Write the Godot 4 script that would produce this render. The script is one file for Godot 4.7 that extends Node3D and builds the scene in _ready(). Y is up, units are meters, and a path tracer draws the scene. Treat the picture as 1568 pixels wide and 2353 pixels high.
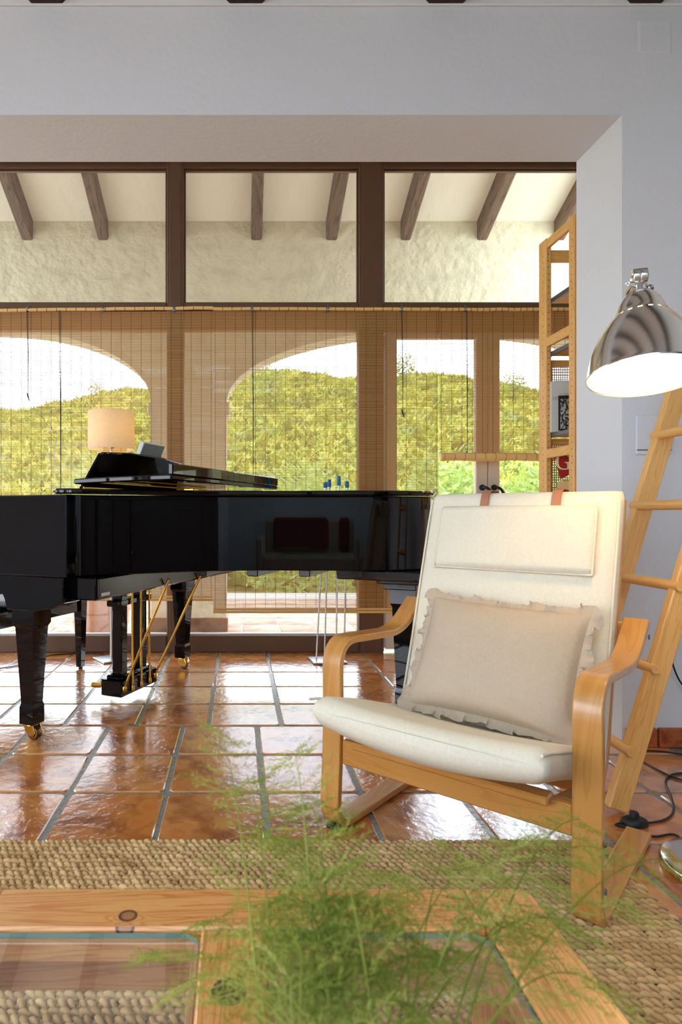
extends Node3D
# A living room with a grand piano before a glazed porch, an armchair, a pine table and a fern.
# Units are metres, y is up, the camera looks along -z from (0, EYE, 0); D is the distance along -z.

const FOC := 1450.0
const CX := 545.0
const CY := 1177.0
const EYE := 0.90

var rng := RandomNumberGenerator.new()
var M := {}
var T := {}
var taken := {}

func _ready() -> void:
	rng.seed = 71
	setup_camera()
	setup_sky()
	make_materials()
	build_room()
	build_floor()
	build_window()
	build_porch()
	build_landscape()
	build_blinds()
	build_piano()
	build_bench()
	build_shade_lamp()
	build_candle_stand()
	build_shelf()
	build_ladder()
	build_reading_lamp()
	build_rug()
	build_armchair()
	build_cushion()
	build_table()
	build_fern()
	build_small_things()
	build_behind()

func setup_camera() -> void:
	var c := Camera3D.new()
	c.name = "camera"
	c.near = 0.05
	c.far = 400.0
	c.projection = Camera3D.PROJECTION_FRUSTUM
	c.size = 2353.0 / FOC * c.near
	c.frustum_offset = Vector2((784.0 - CX) / FOC * c.near, (CY - 1176.5) / FOC * c.near)
	c.position = Vector3(0, EYE, 0)
	var at := CameraAttributesPhysical.new()
	at.frustum_focal_length = 15.0
	at.frustum_near = 0.05
	at.frustum_far = 400.0
	at.exposure_aperture = 5.6
	at.frustum_focus_distance = 2.2
	c.attributes = at
	add_child(c)
	c.current = true

func setup_sky() -> void:
	var e := Environment.new()
	e.background_mode = Environment.BG_SKY
	var sky := Sky.new()
	var sm := ProceduralSkyMaterial.new()
	sm.sky_top_color = Color(0.86, 0.93, 1.0)
	sm.sky_horizon_color = Color(0.95, 0.97, 1.0)
	sm.ground_horizon_color = Color(0.55, 0.56, 0.56)
	sm.ground_bottom_color = Color(0.45, 0.45, 0.45)
	sm.sun_angle_max = 1.0
	sky.sky_material = sm
	e.sky = sky
	e.background_energy_multiplier = 9.0
	e.tonemap_mode = Environment.TONE_MAPPER_LINEAR
	e.tonemap_exposure = 1.0
	e.sdfgi_enabled = true
	e.ssao_enabled = true
	e.ssil_enabled = true
	var w := WorldEnvironment.new()
	w.name = "surroundings"
	w.environment = e
	add_child(w)

# ---------------------------------------------------------------- positions
func W(px: float, py: float, d: float) -> Vector3:      # pixel at distance d
	return Vector3((px - CX) * d / FOC, EYE + (CY - py) * d / FOC, -d)

func F(px: float, py: float, h := 0.0) -> Vector3:      # pixel on a level plane
	return W(px, py, FOC * (EYE - h) / (py - CY))

# ---------------------------------------------------------------- nodes
func numbered(called: String) -> String:
	if not taken.has(called):
		taken[called] = 0
		return called
	taken[called] += 1
	return "%s_%03d" % [called, taken[called]]

func thing(called: String, label: String, category: String, at := Vector3.ZERO, turn := 0.0, group := "") -> Node3D:
	var o := Node3D.new()
	o.name = numbered(called)
	o.position = at
	o.rotation.y = turn
	o.set_meta("label", label)
	o.set_meta("category", category)
	if group != "":
		o.set_meta("group", group)
	add_child(o)
	return o

func setting(called: String, label := "", at := Vector3.ZERO) -> Node3D:
	var o := Node3D.new()
	o.name = numbered(called)
	o.position = at
	o.set_meta("kind", "structure")
	if label != "":
		o.set_meta("label", label)
	add_child(o)
	return o

func tag(o: Node, label: String, category: String, group := "", kind := "") -> void:
	o.set_meta("label", label)
	if category != "":
		o.set_meta("category", category)
	if group != "":
		o.set_meta("group", group)
	if kind != "":
		o.set_meta("kind", kind)

func copy(o: Node3D, label := "") -> Node3D:
	var r: Node3D = o.duplicate()
	var base := String(o.name)
	r.name = numbered(base)
	if label != "":
		r.set_meta("label", label)
	add_child(r)
	return r

func begin() -> SurfaceTool:
	var st := SurfaceTool.new()
	st.begin(Mesh.PRIMITIVE_TRIANGLES)
	return st

func put(st: SurfaceTool, called: String, mat: Material, parent: Node = self, xf := Transform3D.IDENTITY) -> MeshInstance3D:
	return mk(st.commit(), called, mat, parent, xf)

func mk(mesh: Mesh, called: String, mat: Material, parent: Node = self, xf := Transform3D.IDENTITY) -> MeshInstance3D:
	var o := MeshInstance3D.new()
	o.name = numbered(called) if parent == self else called
	o.mesh = mesh
	o.material_override = mat
	o.transform = xf
	parent.add_child(o, true)
	return o

# ---------------------------------------------------------------- triangles
func tri(st: SurfaceTool, p: Array, n: Array, uv: Array) -> void:
	var g: Vector3 = (p[1] - p[0]).cross(p[2] - p[0])
	var order := [0, 1, 2]
	if g.dot(n[0] + n[1] + n[2]) > 0.0:
		order = [0, 2, 1]
	for k in order:
		st.set_normal(n[k])
		st.set_uv(uv[k])
		st.add_vertex(p[k])

func quad(st: SurfaceTool, p: Array, n: Array, uv: Array) -> void:
	tri(st, [p[0], p[1], p[2]], [n[0], n[1], n[2]], [uv[0], uv[1], uv[2]])
	tri(st, [p[0], p[2], p[3]], [n[0], n[2], n[3]], [uv[0], uv[2], uv[3]])

func face(st: SurfaceTool, a: Vector3, b: Vector3, c: Vector3, d: Vector3, n: Vector3, scale := 1.0) -> void:
	var u := (b - a).normalized()
	var v := n.cross(u)
	var uv := []
	for q in [a, b, c, d]:
		uv.append(Vector2((q - a).dot(u), (q - a).dot(v)) * scale)
	quad(st, [a, b, c, d], [n, n, n, n], uv)

func sheet(st: SurfaceTool, x0: float, x1: float, y0: float, y1: float, z: float) -> void:
	face(st, Vector3(x0, y0, z), Vector3(x1, y0, z), Vector3(x1, y1, z), Vector3(x0, y1, z), Vector3(0, 0, 1))

# A chamfered box; u of its uv runs along its longest side, in metres.
func box(st: SurfaceTool, c: Vector3, s: Vector3, bev := 0.0, bas := Basis.IDENTITY) -> void:
	var h := s * 0.5
	var b: float = min(bev, min(h.x, min(h.y, h.z)) * 0.9)
	var long := 0
	if s.y > s.x and s.y >= s.z:
		long = 1
	elif s.z > s.x and s.z > s.y:
		long = 2
	var off := Vector2(rng.randf() * 3.0, rng.randf() * 3.0)
	if uv_fix != null:
		off = uv_fix
	for ax in 3:
		var i := (ax + 1) % 3
		var j := (ax + 2) % 3
		for sg in [-1.0, 1.0]:
			var p := []
			for q in [[-1, -1], [1, -1], [1, 1], [-1, 1]]:
				var v := Vector3.ZERO
				v[ax] = sg * h[ax]
				v[i] = q[0] * (h[i] - b)
				v[j] = q[1] * (h[j] - b)
				p.append(v)
			var n := Vector3.ZERO
			n[ax] = sg
			box_quad(st, p, n, c, bas, long, off)
			if b > 0.0:                                   # two of the twelve edges belong to this axis pair
				for sj in [-1.0, 1.0]:
					var e := []
					for q in [-1.0, 1.0]:
						var v := Vector3.ZERO
						v[ax] = sg * h[ax]
						v[i] = sj * (h[i] - b)
						v[j] = q * (h[j] - b)
						e.append(v)
					for q in [1.0, -1.0]:
						var v := Vector3.ZERO
						v[ax] = sg * (h[ax] - b)
						v[i] = sj * h[i]
						v[j] = q * (h[j] - b)
						e.append(v)
					var m := Vector3.ZERO
					m[ax] = sg
					m[i] = sj
					box_quad(st, e, m.normalized(), c, bas, long, off)
	if b > 0.0:
		for sx in [-1.0, 1.0]:
			for sy in [-1.0, 1.0]:
				for sz in [-1.0, 1.0]:
					var k := Vector3(sx, sy, sz)
					var q := []
					for ax in 3:
						var v := (h - Vector3(b, b, b)) * k
						v[ax] = h[ax] * k[ax]
						q.append(c + bas * v)
					var n: Vector3 = bas * k.normalized()
					tri(st, q, [n, n, n], [off, off, off])

func box_quad(st: SurfaceTool, p: Array, n: Vector3, c: Vector3, bas: Basis, long: int, off: Vector2) -> void:
	var pts := []
	var uv := []
	var o1 := (long + 1) % 3
	var o2 := (long + 2) % 3
	for v in p:
		pts.append(c + bas * v)
		var side: float = v[o2] if absf(n[o1]) > absf(n[o2]) else v[o1]
		if absf(n[long]) > 0.9:
			uv.append(Vector2(v[o1], v[o2]) + off)
		else:
			uv.append(Vector2(v[long], side) + off)
	var m: Vector3 = bas * n
	quad(st, pts, [m, m, m, m], uv)

# A body of revolution round y; prof holds (radius, height) pairs. gap (ring, period, open) leaves openings in one ring.
func lathe(st: SurfaceTool, prof: Array, segs := 32, xf := Transform3D.IDENTITY, gap := Vector3i(-1, 4, 2)) -> void:
	var nn := []
	for i in prof.size():
		var a: Vector2 = prof[max(i - 1, 0)]
		var b: Vector2 = prof[min(i + 1, prof.size() - 1)]
		var d := (b - a).normalized()
		nn.append(Vector2(d.y, -d.x))
	for i in prof.size() - 1:
		var a: Vector2 = prof[i]
		var b: Vector2 = prof[i + 1]
		if a.distance_to(b) < 1e-6:
			continue
		var ed := (b - a).normalized()
		var en := Vector2(ed.y, -ed.x)
		var na: Vector2 = nn[i] if nn[i].dot(en) > 0.75 else en
		var nb: Vector2 = nn[i + 1] if nn[i + 1].dot(en) > 0.75 else en
		for k in segs:
			if i == gap.x and k % gap.y < gap.z:
				continue
			var t0 := TAU * k / segs
			var t1 := TAU * (k + 1) / segs
			var p := []
			var n := []
			var uv := []
			for q in [[a, na, t0, 0], [b, nb, t0, 1], [b, nb, t1, 1], [a, na, t1, 0]]:
				var r: Vector2 = q[0]
				var m: Vector2 = q[1]
				p.append(xf * Vector3(r.x * cos(q[2]), r.y, r.x * sin(q[2])))
				n.append((xf.basis * Vector3(m.x * cos(q[2]), m.y, m.x * sin(q[2]))).normalized())
				uv.append(Vector2(q[2] * 0.1, r.y))
			tri(st, [p[0], p[1], p[2]], [n[0], n[1], n[2]], [uv[0], uv[1], uv[2]])
			tri(st, [p[0], p[2], p[3]], [n[0], n[2], n[3]], [uv[0], uv[2], uv[3]])

# A round tube through points; rad is a number or an array.
func tube(st: SurfaceTool, pts: Array, rad, segs := 8, caps := true) -> void:
	var rings := []
	var norms := []
	var up := Vector3(0.13, 0.97, 0.21).normalized()
	var len := 0.0
	var us := []
	for i in pts.size():
		var t: Vector3 = (pts[min(i + 1, pts.size() - 1)] - pts[max(i - 1, 0)]).normalized()
		var a := up - t * up.dot(t)
		if a.length() < 0.05:
			a = Vector3(1, 0, 0) - t * t.x
		a = a.normalized()
		up = a
		var b := t.cross(a)
		var r: float = rad[i] if rad is Array else rad
		var ring := []
		var nr := []
		for k in segs:
			var w := TAU * k / segs
			var d := a * cos(w) + b * sin(w)
			ring.append(pts[i] + d * r)
			nr.append(d)
		rings.append(ring)
		norms.append(nr)
		if i > 0:
			len += (pts[i] - pts[i - 1]).length()
		us.append(len)
	for i in pts.size() - 1:
		for k in segs:
			var j := (k + 1) % segs
			quad(st, [rings[i][k], rings[i + 1][k], rings[i + 1][j], rings[i][j]], [norms[i][k], norms[i + 1][k], norms[i + 1][j], norms[i][j]],
				[Vector2(us[i], k * 0.02), Vector2(us[i + 1], k * 0.02), Vector2(us[i + 1], k * 0.02 + 0.02), Vector2(us[i], k * 0.02 + 0.02)])
	if caps:
		for e in [0, pts.size() - 1]:
			var o: int = 1 if e == 0 else e - 1
			var n: Vector3 = (pts[e] - pts[o]).normalized()
			for k in segs:
				tri(st, [pts[e], rings[e][k], rings[e][(k + 1) % segs]], [n, n, n], [Vector2.ZERO, Vector2(0.01, 0), Vector2(0, 0.01)])

# An upright prism over a plan outline of (x, z) points, with chamfered rims.
func prism(st: SurfaceTool, poly: PackedVector2Array, y0: float, y1: float, bev := 0.0, xf := Transform3D.IDENTITY) -> void:
	var n := poly.size()
	var area := 0.0
	for i in n:
		area += poly[i].cross(poly[(i + 1) % n])
	var sgn := 1.0 if area > 0.0 else -1.0
	var en := []
	for i in n:
		var d := (poly[(i + 1) % n] - poly[i]).normalized()
		en.append(Vector2(d.y, -d.x) * sgn)
	var vn := []
	for i in n:
		vn.append((en[i] + en[(i + n - 1) % n]).normalized())
	var inner := PackedVector2Array()
	for i in n:
		var f: float = 1.0 / max(0.5, vn[i].dot(en[i]))
		inner.append(poly[i] - vn[i] * bev * f)
	var run := 0.0
	for i in n:
		var j := (i + 1) % n
		var na: Vector2 = vn[i] if vn[i].dot(en[i]) > 0.93 else en[i]
		var nb: Vector2 = vn[j] if vn[j].dot(en[i]) > 0.93 else en[i]
		var l := poly[i].distance_to(poly[j])
		var rows := [[poly, y0 + bev, 0.0], [poly, y1 - bev, 0.0]]
		if bev > 0.0:
			rows = [[inner, y0, -1.0], [poly, y0 + bev, 0.0], [poly, y1 - bev, 0.0], [inner, y1, 1.0]]
		for r in rows.size() - 1:
			var lo: Array = rows[r]
			var hi: Array = rows[r + 1]
			var tilt: float = (lo[2] + hi[2]) * 1.0
			var p := [xf * v3(lo[0][i], lo[1]), xf * v3(lo[0][j], lo[1]), xf * v3(hi[0][j], hi[1]), xf * v3(hi[0][i], hi[1])]
			var a := (xf.basis * Vector3(na.x, tilt, na.y)).normalized()
			var b := (xf.basis * Vector3(nb.x, tilt, nb.y)).normalized()
			quad(st, p, [a, b, b, a], [Vector2(run, lo[1]), Vector2(run + l, lo[1]), Vector2(run + l, hi[1]), Vector2(run, hi[1])])
		run += l
	var cap := inner if bev > 0.0 else poly
	var ix := Geometry2D.triangulate_polygon(cap)
	for k in range(0, ix.size(), 3):
		for e in [[y0, -1.0], [y1, 1.0]]:
			var m: Vector3 = (xf.basis * Vector3(0, e[1], 0)).normalized()
			tri(st, [xf * v3(cap[ix[k]], e[0]), xf * v3(cap[ix[k + 1]], e[0]), xf * v3(cap[ix[k + 2]], e[0])], [m, m, m], [cap[ix[k]], cap[ix[k + 1]], cap[ix[k + 2]]])

func v3(p: Vector2, y: float) -> Vector3:
	return Vector3(p.x, y, p.y)

# Sweeps a closed section of (side, out) points along a path; side stays the given direction.
func sweep(st: SurfaceTool, path: Array, side: Vector3, section: Array, grow := [], caps := true) -> void:
	var m := section.size()
	var sn := []
	for k in m:
		var a: Vector2 = section[(k + m - 1) % m]
		var b: Vector2 = section[(k + 1) % m]
		var d := (b - a).normalized()
		sn.append(Vector2(d.y, -d.x))
	var area := 0.0
	for k in m:
		area += section[k].cross(section[(k + 1) % m])
	var sg := 1.0 if area > 0.0 else -1.0
	var rings := []
	var nrm := []
	var us := []
	var len := 0.0
	for i in path.size():
		var t: Vector3 = (path[min(i + 1, path.size() - 1)] - path[max(i - 1, 0)]).normalized()
		var out := t.cross(side).normalized()
		var g: Vector2 = grow[i] if grow.size() > 0 else Vector2.ONE
		var ring := []
		var nr := []
		var lean := Vector3.ZERO
		if grow.size() > 0:
			var i0: int = max(i - 1, 0)
			var i1: int = min(i + 1, path.size() - 1)
			var dl: float = max(1e-5, (path[i1] - path[i0]).length())
			lean = t * (-(grow[i1].y - grow[i0].y) / dl * 0.03)
		for k in m:
			ring.append(path[i] + side * section[k].x * g.x + out * section[k].y * g.y)
			nr.append((side * sn[k].x * sg + out * sn[k].y * sg + lean).normalized())
		rings.append(ring)
		nrm.append(nr)
		if i > 0:
			len += (path[i] - path[i - 1]).length()
		us.append(len)
	var per := [0.0]
	for k in m:
		per.append(per[k] + section[k].distance_to(section[(k + 1) % m]))
	for i in path.size() - 1:
		for k in m:
			var j := (k + 1) % m
			var ed: Vector2 = (section[j] - section[k]).normalized()
			var e2 := Vector2(ed.y, -ed.x)
			var ns := [nrm[i][k], nrm[i + 1][k], nrm[i + 1][j], nrm[i][j]]
			if sn[k].dot(e2) < 0.85 or sn[j].dot(e2) < 0.85:
				var t2: Vector3 = (path[i + 1] - path[i]).normalized()
				var fl: Vector3 = (side * e2.x * sg + t2.cross(side).normalized() * e2.y * sg).normalized()
				if sn[k].dot(e2) < 0.85:
					ns[0] = fl
					ns[1] = fl
				if sn[j].dot(e2) < 0.85:
					ns[2] = fl
					ns[3] = fl
			quad(st, [rings[i][k], rings[i + 1][k], rings[i + 1][j], rings[i][j]], ns,
				[Vector2(us[i], per[k]), Vector2(us[i + 1], per[k]), Vector2(us[i + 1], per[k + 1]), Vector2(us[i], per[k + 1])])
	if caps:
		var flat := PackedVector2Array(section)
		var ix := Geometry2D.triangulate_polygon(flat)
		for e in [0, path.size() - 1]:
			var o: int = 1 if e == 0 else e - 1
			var n: Vector3 = (path[e] - path[o]).normalized()
			for k in range(0, ix.size(), 3):
				tri(st, [rings[e][ix[k]], rings[e][ix[k + 1]], rings[e][ix[k + 2]]], [n, n, n], [flat[ix[k]], flat[ix[k + 1]], flat[ix[k + 2]]])

func round_rect(w: float, h: float, r: float, n := 4) -> Array:
	var out := []
	for c in [[1, 1, 0.0], [-1, 1, 0.5], [-1, -1, 1.0], [1, -1, 1.5]]:
		for k in n + 1:
			var a: float = (c[2] + 0.5 * k / n) * PI
			out.append(Vector2(c[0] * (w / 2 - r) + cos(a) * r, c[1] * (h / 2 - r) + sin(a) * r))
	return out

# Rounds the corners of a path with fillets.
func fillet(pts: Array, r: float, n := 8) -> Array:
	var out := [pts[0]]
	for i in range(1, pts.size() - 1):
		var a: Vector3 = pts[i - 1] - pts[i]
		var b: Vector3 = pts[i + 1] - pts[i]
		var l: float = min(r, min(a.length(), b.length()) * 0.49)
		var p: Vector3 = pts[i] + a.normalized() * l
		var q: Vector3 = pts[i] + b.normalized() * l
		for k in n + 1:
			var t := float(k) / n
			out.append(p.lerp(pts[i], t).lerp(pts[i].lerp(q, t), t))
	out.append(pts[-1])
	return out

func spline(ctrl: Array, per := 8, closed := false) -> Array:
	var out := []
	var n := ctrl.size()
	for i in (n if closed else n - 1):
		var a = ctrl[(i + n - 1) % n] if closed else ctrl[max(i - 1, 0)]
		var b = ctrl[i]
		var c = ctrl[(i + 1) % n]
		var d = ctrl[(i + 2) % n] if closed else ctrl[min(i + 2, n - 1)]
		for k in per:
			out.append(b.cubic_interpolate(c, a, d, float(k) / per))
	if not closed:
		out.append(ctrl[-1])
	return out

# ---------------------------------------------------------------- materials
func mat(col: Color, rough := 0.7, metal := 0.0, spec := 0.5) -> StandardMaterial3D:
	var m := StandardMaterial3D.new()
	m.albedo_color = col
	m.roughness = rough
	m.metallic = metal
	m.metallic_specular = spec
	return m

func c8(r: int, g: int, b: int) -> Color:
	return Color(r / 255.0, g / 255.0, b / 255.0)

func noise(freq: float, oct := 4, seed := 1, kind := FastNoiseLite.TYPE_SIMPLEX_SMOOTH) -> FastNoiseLite:
	var f := FastNoiseLite.new()
	f.noise_type = kind
	f.frequency = freq
	f.fractal_octaves = oct
	f.seed = seed
	return f

func noise_tex(freq: float, oct: int, seed: int, cols := [], size := 512, bump := 0.0) -> NoiseTexture2D:
	var t := NoiseTexture2D.new()
	t.width = size
	t.height = size
	t.seamless = true
	t.noise = noise(freq, oct, seed)
	if bump > 0.0:
		t.as_normal_map = true
		t.bump_strength = bump
	elif cols.size() > 0:
		var g := Gradient.new()
		g.offsets = PackedFloat32Array(cols.map(func(c): return c[0]))
		g.colors = PackedColorArray(cols.map(func(c): return c[1]))
		t.color_ramp = g
	return t

func tri_scale(m: StandardMaterial3D, s: float, world := true) -> void:
	m.uv1_triplanar = true
	m.uv1_world_triplanar = world
	m.uv1_scale = Vector3(s, s, s)

# Sawn wood: grain along u. knots holds (u, v, radius) in the picture's own 0..1 square.
func wood_tex(light: Color, dark: Color, seed: int, rings: float, knots := [], fine := 0.35) -> ImageTexture:
	var w := 768
	var h := 256
	var im := Image.create(w, h, false, Image.FORMAT_RGB8)
	var big := noise(1.0, 3, seed)
	var fib := noise(1.0, 3, seed + 5)
	for y in h:
		var v := float(y) / h
		for x in w:
			var u := float(x) / w
			var ang := u * TAU
			var cx := cos(ang) * 0.35
			var sx := sin(ang) * 0.35
			var vv := cos(v * TAU) * 0.9
			var vs := sin(v * TAU) * 0.9
			var warp := big.get_noise_3d(cx + vv * 0.7, sx + vs * 0.7, 3.0)
			var q := v * rings + warp * 2.6
			var dark_knot := 0.0
			for k in knots:
				var dx: float = (u - k[0]) * 9.0
				dx -= roundf(dx / 9.0) * 9.0
				var dy: float = v - k[1]
				dy -= roundf(dy)
				var r: float = sqrt(dx * dx * 0.55 + dy * dy) / k[2]
				q += 2.2 * exp(-r * r * 0.35) * signf(dy) * 0.6 + 1.5 * exp(-r * r * 0.5)
				if r < 1.0:
					var rim := smoothstep(0.55, 0.9, r) * (1.0 - smoothstep(0.92, 1.0, r))
					dark_knot = max(dark_knot, k[3] + (1.0 - k[3]) * rim)
			var f := q - floorf(q)
			var ring := smoothstep(0.45, 0.92, f) * (1.0 - smoothstep(0.92, 1.0, f))
			var fb := fib.get_noise_3d(u * 24.0, v * 230.0, 9.0)
			var t := clampf(ring * 0.62 + fb * fine + 0.18 + warp * 0.18, 0.0, 1.0)
			var c := light.lerp(dark, t)
			if dark_knot > 0.0:
				c = c.lerp(Color(0.20, 0.11, 0.08), dark_knot * 0.85)
			im.set_pixel(x, y, c)
	return ImageTexture.create_from_image(im)

func wood(tex: Texture2D, tint: Color, rough: float, us := 1.0, vs := 6.0, coat := 0.0) -> StandardMaterial3D:
	var m := mat(tint, rough)
	m.albedo_texture = tex
	m.uv1_scale = Vector3(us, vs, 1)
	if coat > 0.0:
		m.clearcoat_enabled = true
		m.clearcoat = coat
		m.clearcoat_roughness = 0.22
	return m

func cloth(col: Color, seed: int, weave: float, bump := 0.5) -> StandardMaterial3D:
	var m := mat(col, 0.95, 0.0, 0.2)
	m.normal_enabled = true
	m.normal_texture = T.weave
	m.normal_scale = bump
	m.albedo_texture = T.cloth
	tri_scale(m, weave, false)
	m.rim_enabled = true
	m.rim = 0.25
	m.rim_tint = 0.7
	return m

func weave_tex() -> ImageTexture:
	var n := 256
	var im := Image.create(n, n, false, Image.FORMAT_RGB8)
	var f := noise(0.09, 2, 44)
	for y in n:
		for x in n:
			var a := sin(x * TAU / 8.0) * (1.0 if int(y / 4.0) % 2 == 0 else -1.0)
			var b := sin(y * TAU / 8.0) * (1.0 if int(x / 4.0) % 2 == 0 else -1.0)
			var v := clampf(0.5 + 0.16 * a + 0.16 * b + 0.25 * f.get_noise_2d(x, y * 0.3), 0, 1)
			im.set_pixel(x, y, Color(v, v, v))
	im.bump_map_to_normal_map(3.0)
	return ImageTexture.create_from_image(im)

func make_materials() -> void:
	T.pine = wood_tex(Color(0.94, 0.78, 0.54), Color(0.87, 0.66, 0.41), 11, 4.0)
	T.knotty = wood_tex(Color(0.94, 0.70, 0.42), Color(0.80, 0.48, 0.22), 23, 5.0, [[0.36, 0.55, 0.10, 0.35], [0.83, 0.92, 0.16, 0.95]])
	T.birch = wood_tex(Color(0.85, 0.62, 0.33), Color(0.79, 0.54, 0.26), 37, 1.2, [], 0.18)
	T.beam = wood_tex(Color(0.60, 0.53, 0.47), Color(0.36, 0.30, 0.26), 41, 3.0, [], 0.7)
	T.weave = weave_tex()
	T.cloth = noise_tex(0.02, 4, 5, [[0.0, Color(0.96, 0.955, 0.95)], [1.0, Color(1, 1, 1)]])
	T.soft = noise_tex(0.012, 4, 9, [[0.0, Color(0.92, 0.92, 0.91)], [0.5, Color(0.98, 0.98, 0.98)], [1.0, Color(1, 1, 1)]])
	T.stucco = noise_tex(0.02, 5, 13, [], 512, 6.0)
	T.paint = noise_tex(0.05, 4, 17, [], 512, 2.0)
	T.tile = noise_tex(0.008, 5, 21, [[0.0, Color(0.72, 0.60, 0.52)], [0.35, Color(0.88, 0.80, 0.72)], [0.6, Color(1, 0.96, 0.9)], [1.0, Color(1.0, 0.86, 0.70)]])
	T.tilebump = noise_tex(0.012, 5, 29, [], 1024, 9.0)
	T.grit = noise_tex(0.06, 4, 31, [[0.0, Color(0.6, 0.6, 0.6)], [1.0, Color(1, 1, 1)]])
	# paint and masonry
	M.wall = mat(c8(226, 227, 230), 0.85)
	M.wall.normal_enabled = true
	M.wall.normal_texture = T.paint
	M.wall.normal_scale = 0.25
	tri_scale(M.wall, 1.2)
	M.ceiling = mat(c8(232, 233, 234), 0.9)
	M.stucco = mat(c8(230, 222, 192), 0.95)
	M.stucco.normal_enabled = true
	M.stucco.normal_texture = T.stucco
	M.stucco.normal_scale = 0.9
	M.stucco.albedo_texture = T.soft
	tri_scale(M.stucco, 0.7)
	M.plaster = mat(c8(246, 240, 222), 0.95)
	M.plaster.normal_enabled = true
	M.plaster.normal_texture = T.stucco
	M.plaster.normal_scale = 0.35
	tri_scale(M.plaster, 0.5)
	M.beam_dark = wood(T.beam, Color(0.34, 0.20, 0.17), 0.7, 0.6, 3.0)
	M.beam_grey = wood(T.beam, Color(0.86, 0.80, 0.74), 0.85, 0.5, 3.0)
	M.frame = mat(c8(98, 66, 44), 0.5)
	M.frame_light = mat(c8(160, 106, 68), 0.5)
	M.door_paint = mat(c8(205, 190, 172), 0.5)
	# tiles
	M.tiles = []
	for c in [c8(216, 144, 74), c8(208, 136, 70), c8(220, 154, 88), c8(200, 126, 64), c8(218, 158, 104), c8(212, 148, 90)]:
		var m := mat(c, 0.15, 0.0, 0.7)
		m.clearcoat_enabled = true
		m.clearcoat = 0.9
		m.clearcoat_roughness = 0.16
		m.albedo_texture = T.tile
		m.normal_enabled = true
		m.normal_texture = T.tilebump
		m.normal_scale = 0.30
		tri_scale(m, 1.5)
		M.tiles.append(m)
	M.grout = mat(c8(168, 163, 150), 0.35, 0.0, 0.5)
	M.grout.albedo_texture = T.grit
	M.grout.normal_enabled = true
	M.grout.normal_texture = T.stucco
	M.grout.normal_scale = 0.5
	tri_scale(M.grout, 2.0)
	M.terrace = []
	for c in [c8(160, 134, 116), c8(152, 126, 108), c8(168, 144, 128)]:
		var m := mat(c, 0.8)
		m.albedo_texture = T.tile
		tri_scale(m, 0.8)
		M.terrace.append(m)
	M.brick = mat(c8(178, 96, 52), 0.55)
	M.brick.albedo_texture = noise_tex(0.02, 5, 77, [[0.0, Color(0.7, 0.6, 0.55)], [0.52, Color(1, 0.95, 0.9)], [0.62, Color(1.0, 1.0, 1.0)], [0.75, Color(1.0, 1.0, 1.0)]])
	tri_scale(M.brick, 2.0)
	# joinery
	M.pine = wood(T.pine, Color(1, 1, 1), 0.45, 1.0, 5.0, 0.2)
	M.shelf_pine = wood(T.pine, Color(1.0, 0.94, 0.80), 0.5, 1.0, 6.0, 0.1)
	M.ladder = wood(T.pine, Color(1.0, 0.94, 0.80), 0.45, 1.0, 7.0, 0.15)
	M.table = wood(T.knotty, Color(0.95, 0.91, 0.88), 0.35, 1.3, 9.0, 0.3)
	M.birch = wood(T.birch, Color(0.95, 0.93, 0.90), 0.3, 0.8, 3.0, 0.5)
	M.birch_pale = wood(T.birch, Color(1.0, 0.98, 0.98), 0.35, 0.8, 3.0, 0.4)
	# piano
	M.lacquer = mat(c8(6, 6, 7), 0.03, 0.0, 0.43)
	M.lacquer_under = mat(c8(46, 34, 26), 0.2)
	M.brass = mat(c8(214, 164, 70), 0.22, 1.0)
	M.bronze = mat(c8(120, 96, 70), 0.35, 1.0)
	M.rubber = mat(c8(20, 20, 21), 0.5)
	M.black = mat(c8(16, 16, 17), 0.4)
	M.leather = mat(c8(24, 22, 22), 0.4)
	# metal
	M.chrome = mat(c8(226, 224, 220), 0.19, 1.0)
	M.steel = mat(c8(196, 194, 190), 0.28, 1.0)
	M.zinc = mat(c8(120, 128, 138), 0.4, 1.0)
	M.iron = mat(c8(34, 36, 40), 0.45, 0.5)
	# cloth
	M.canvas = cloth(c8(240, 229, 206), 3, 9.0, 0.45)
	M.linen = cloth(c8(202, 182, 158), 4, 9.0, 0.8)
	M.strap = mat(c8(176, 116, 86), 0.6)
	M.white_in = mat(c8(250, 246, 236), 0.5)
	# blinds
	M.reed = mat(c8(196, 152, 88), 0.6)
	M.reed.backlight_enabled = true
	M.reed.backlight = Color(0.66, 0.48, 0.24)
	M.bamboo = mat(c8(240, 196, 124), 0.5)
	M.thread = mat(c8(84, 58, 44), 0.9)
	# glass
	M.glass = mat(Color(1, 1, 1, 0.02), 0.0)
	M.glass.transparency = BaseMaterial3D.TRANSPARENCY_ALPHA
	M.table_glass = mat(Color(0.86, 0.95, 0.92, 0.04), 0.0)
	M.table_glass.transparency = BaseMaterial3D.TRANSPARENCY_ALPHA
	M.glass_edge = mat(c8(96, 138, 132), 0.15)
	M.white = mat(c8(236, 236, 234), 0.6)

# ================================================================ THE SETTING
const WALL_D := 2.43
const WALL_FAR := 2.756
const RIGHT_X := 1.80
const LEFT_X := -3.6
const BACK_Z := 2.8
const WIN_D := 4.05
const ARCH_D := 5.5
const PORCH_Y := -0.14

func span(st: SurfaceTool, x0: float, x1: float, y0: float, y1: float, z0: float, z1: float, bev := 0.0) -> void:
	box(st, Vector3((x0 + x1) / 2, (y0 + y1) / 2, (z0 + z1) / 2), Vector3(absf(x1 - x0), absf(y1 - y0), absf(z1 - z0)), bev)

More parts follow.
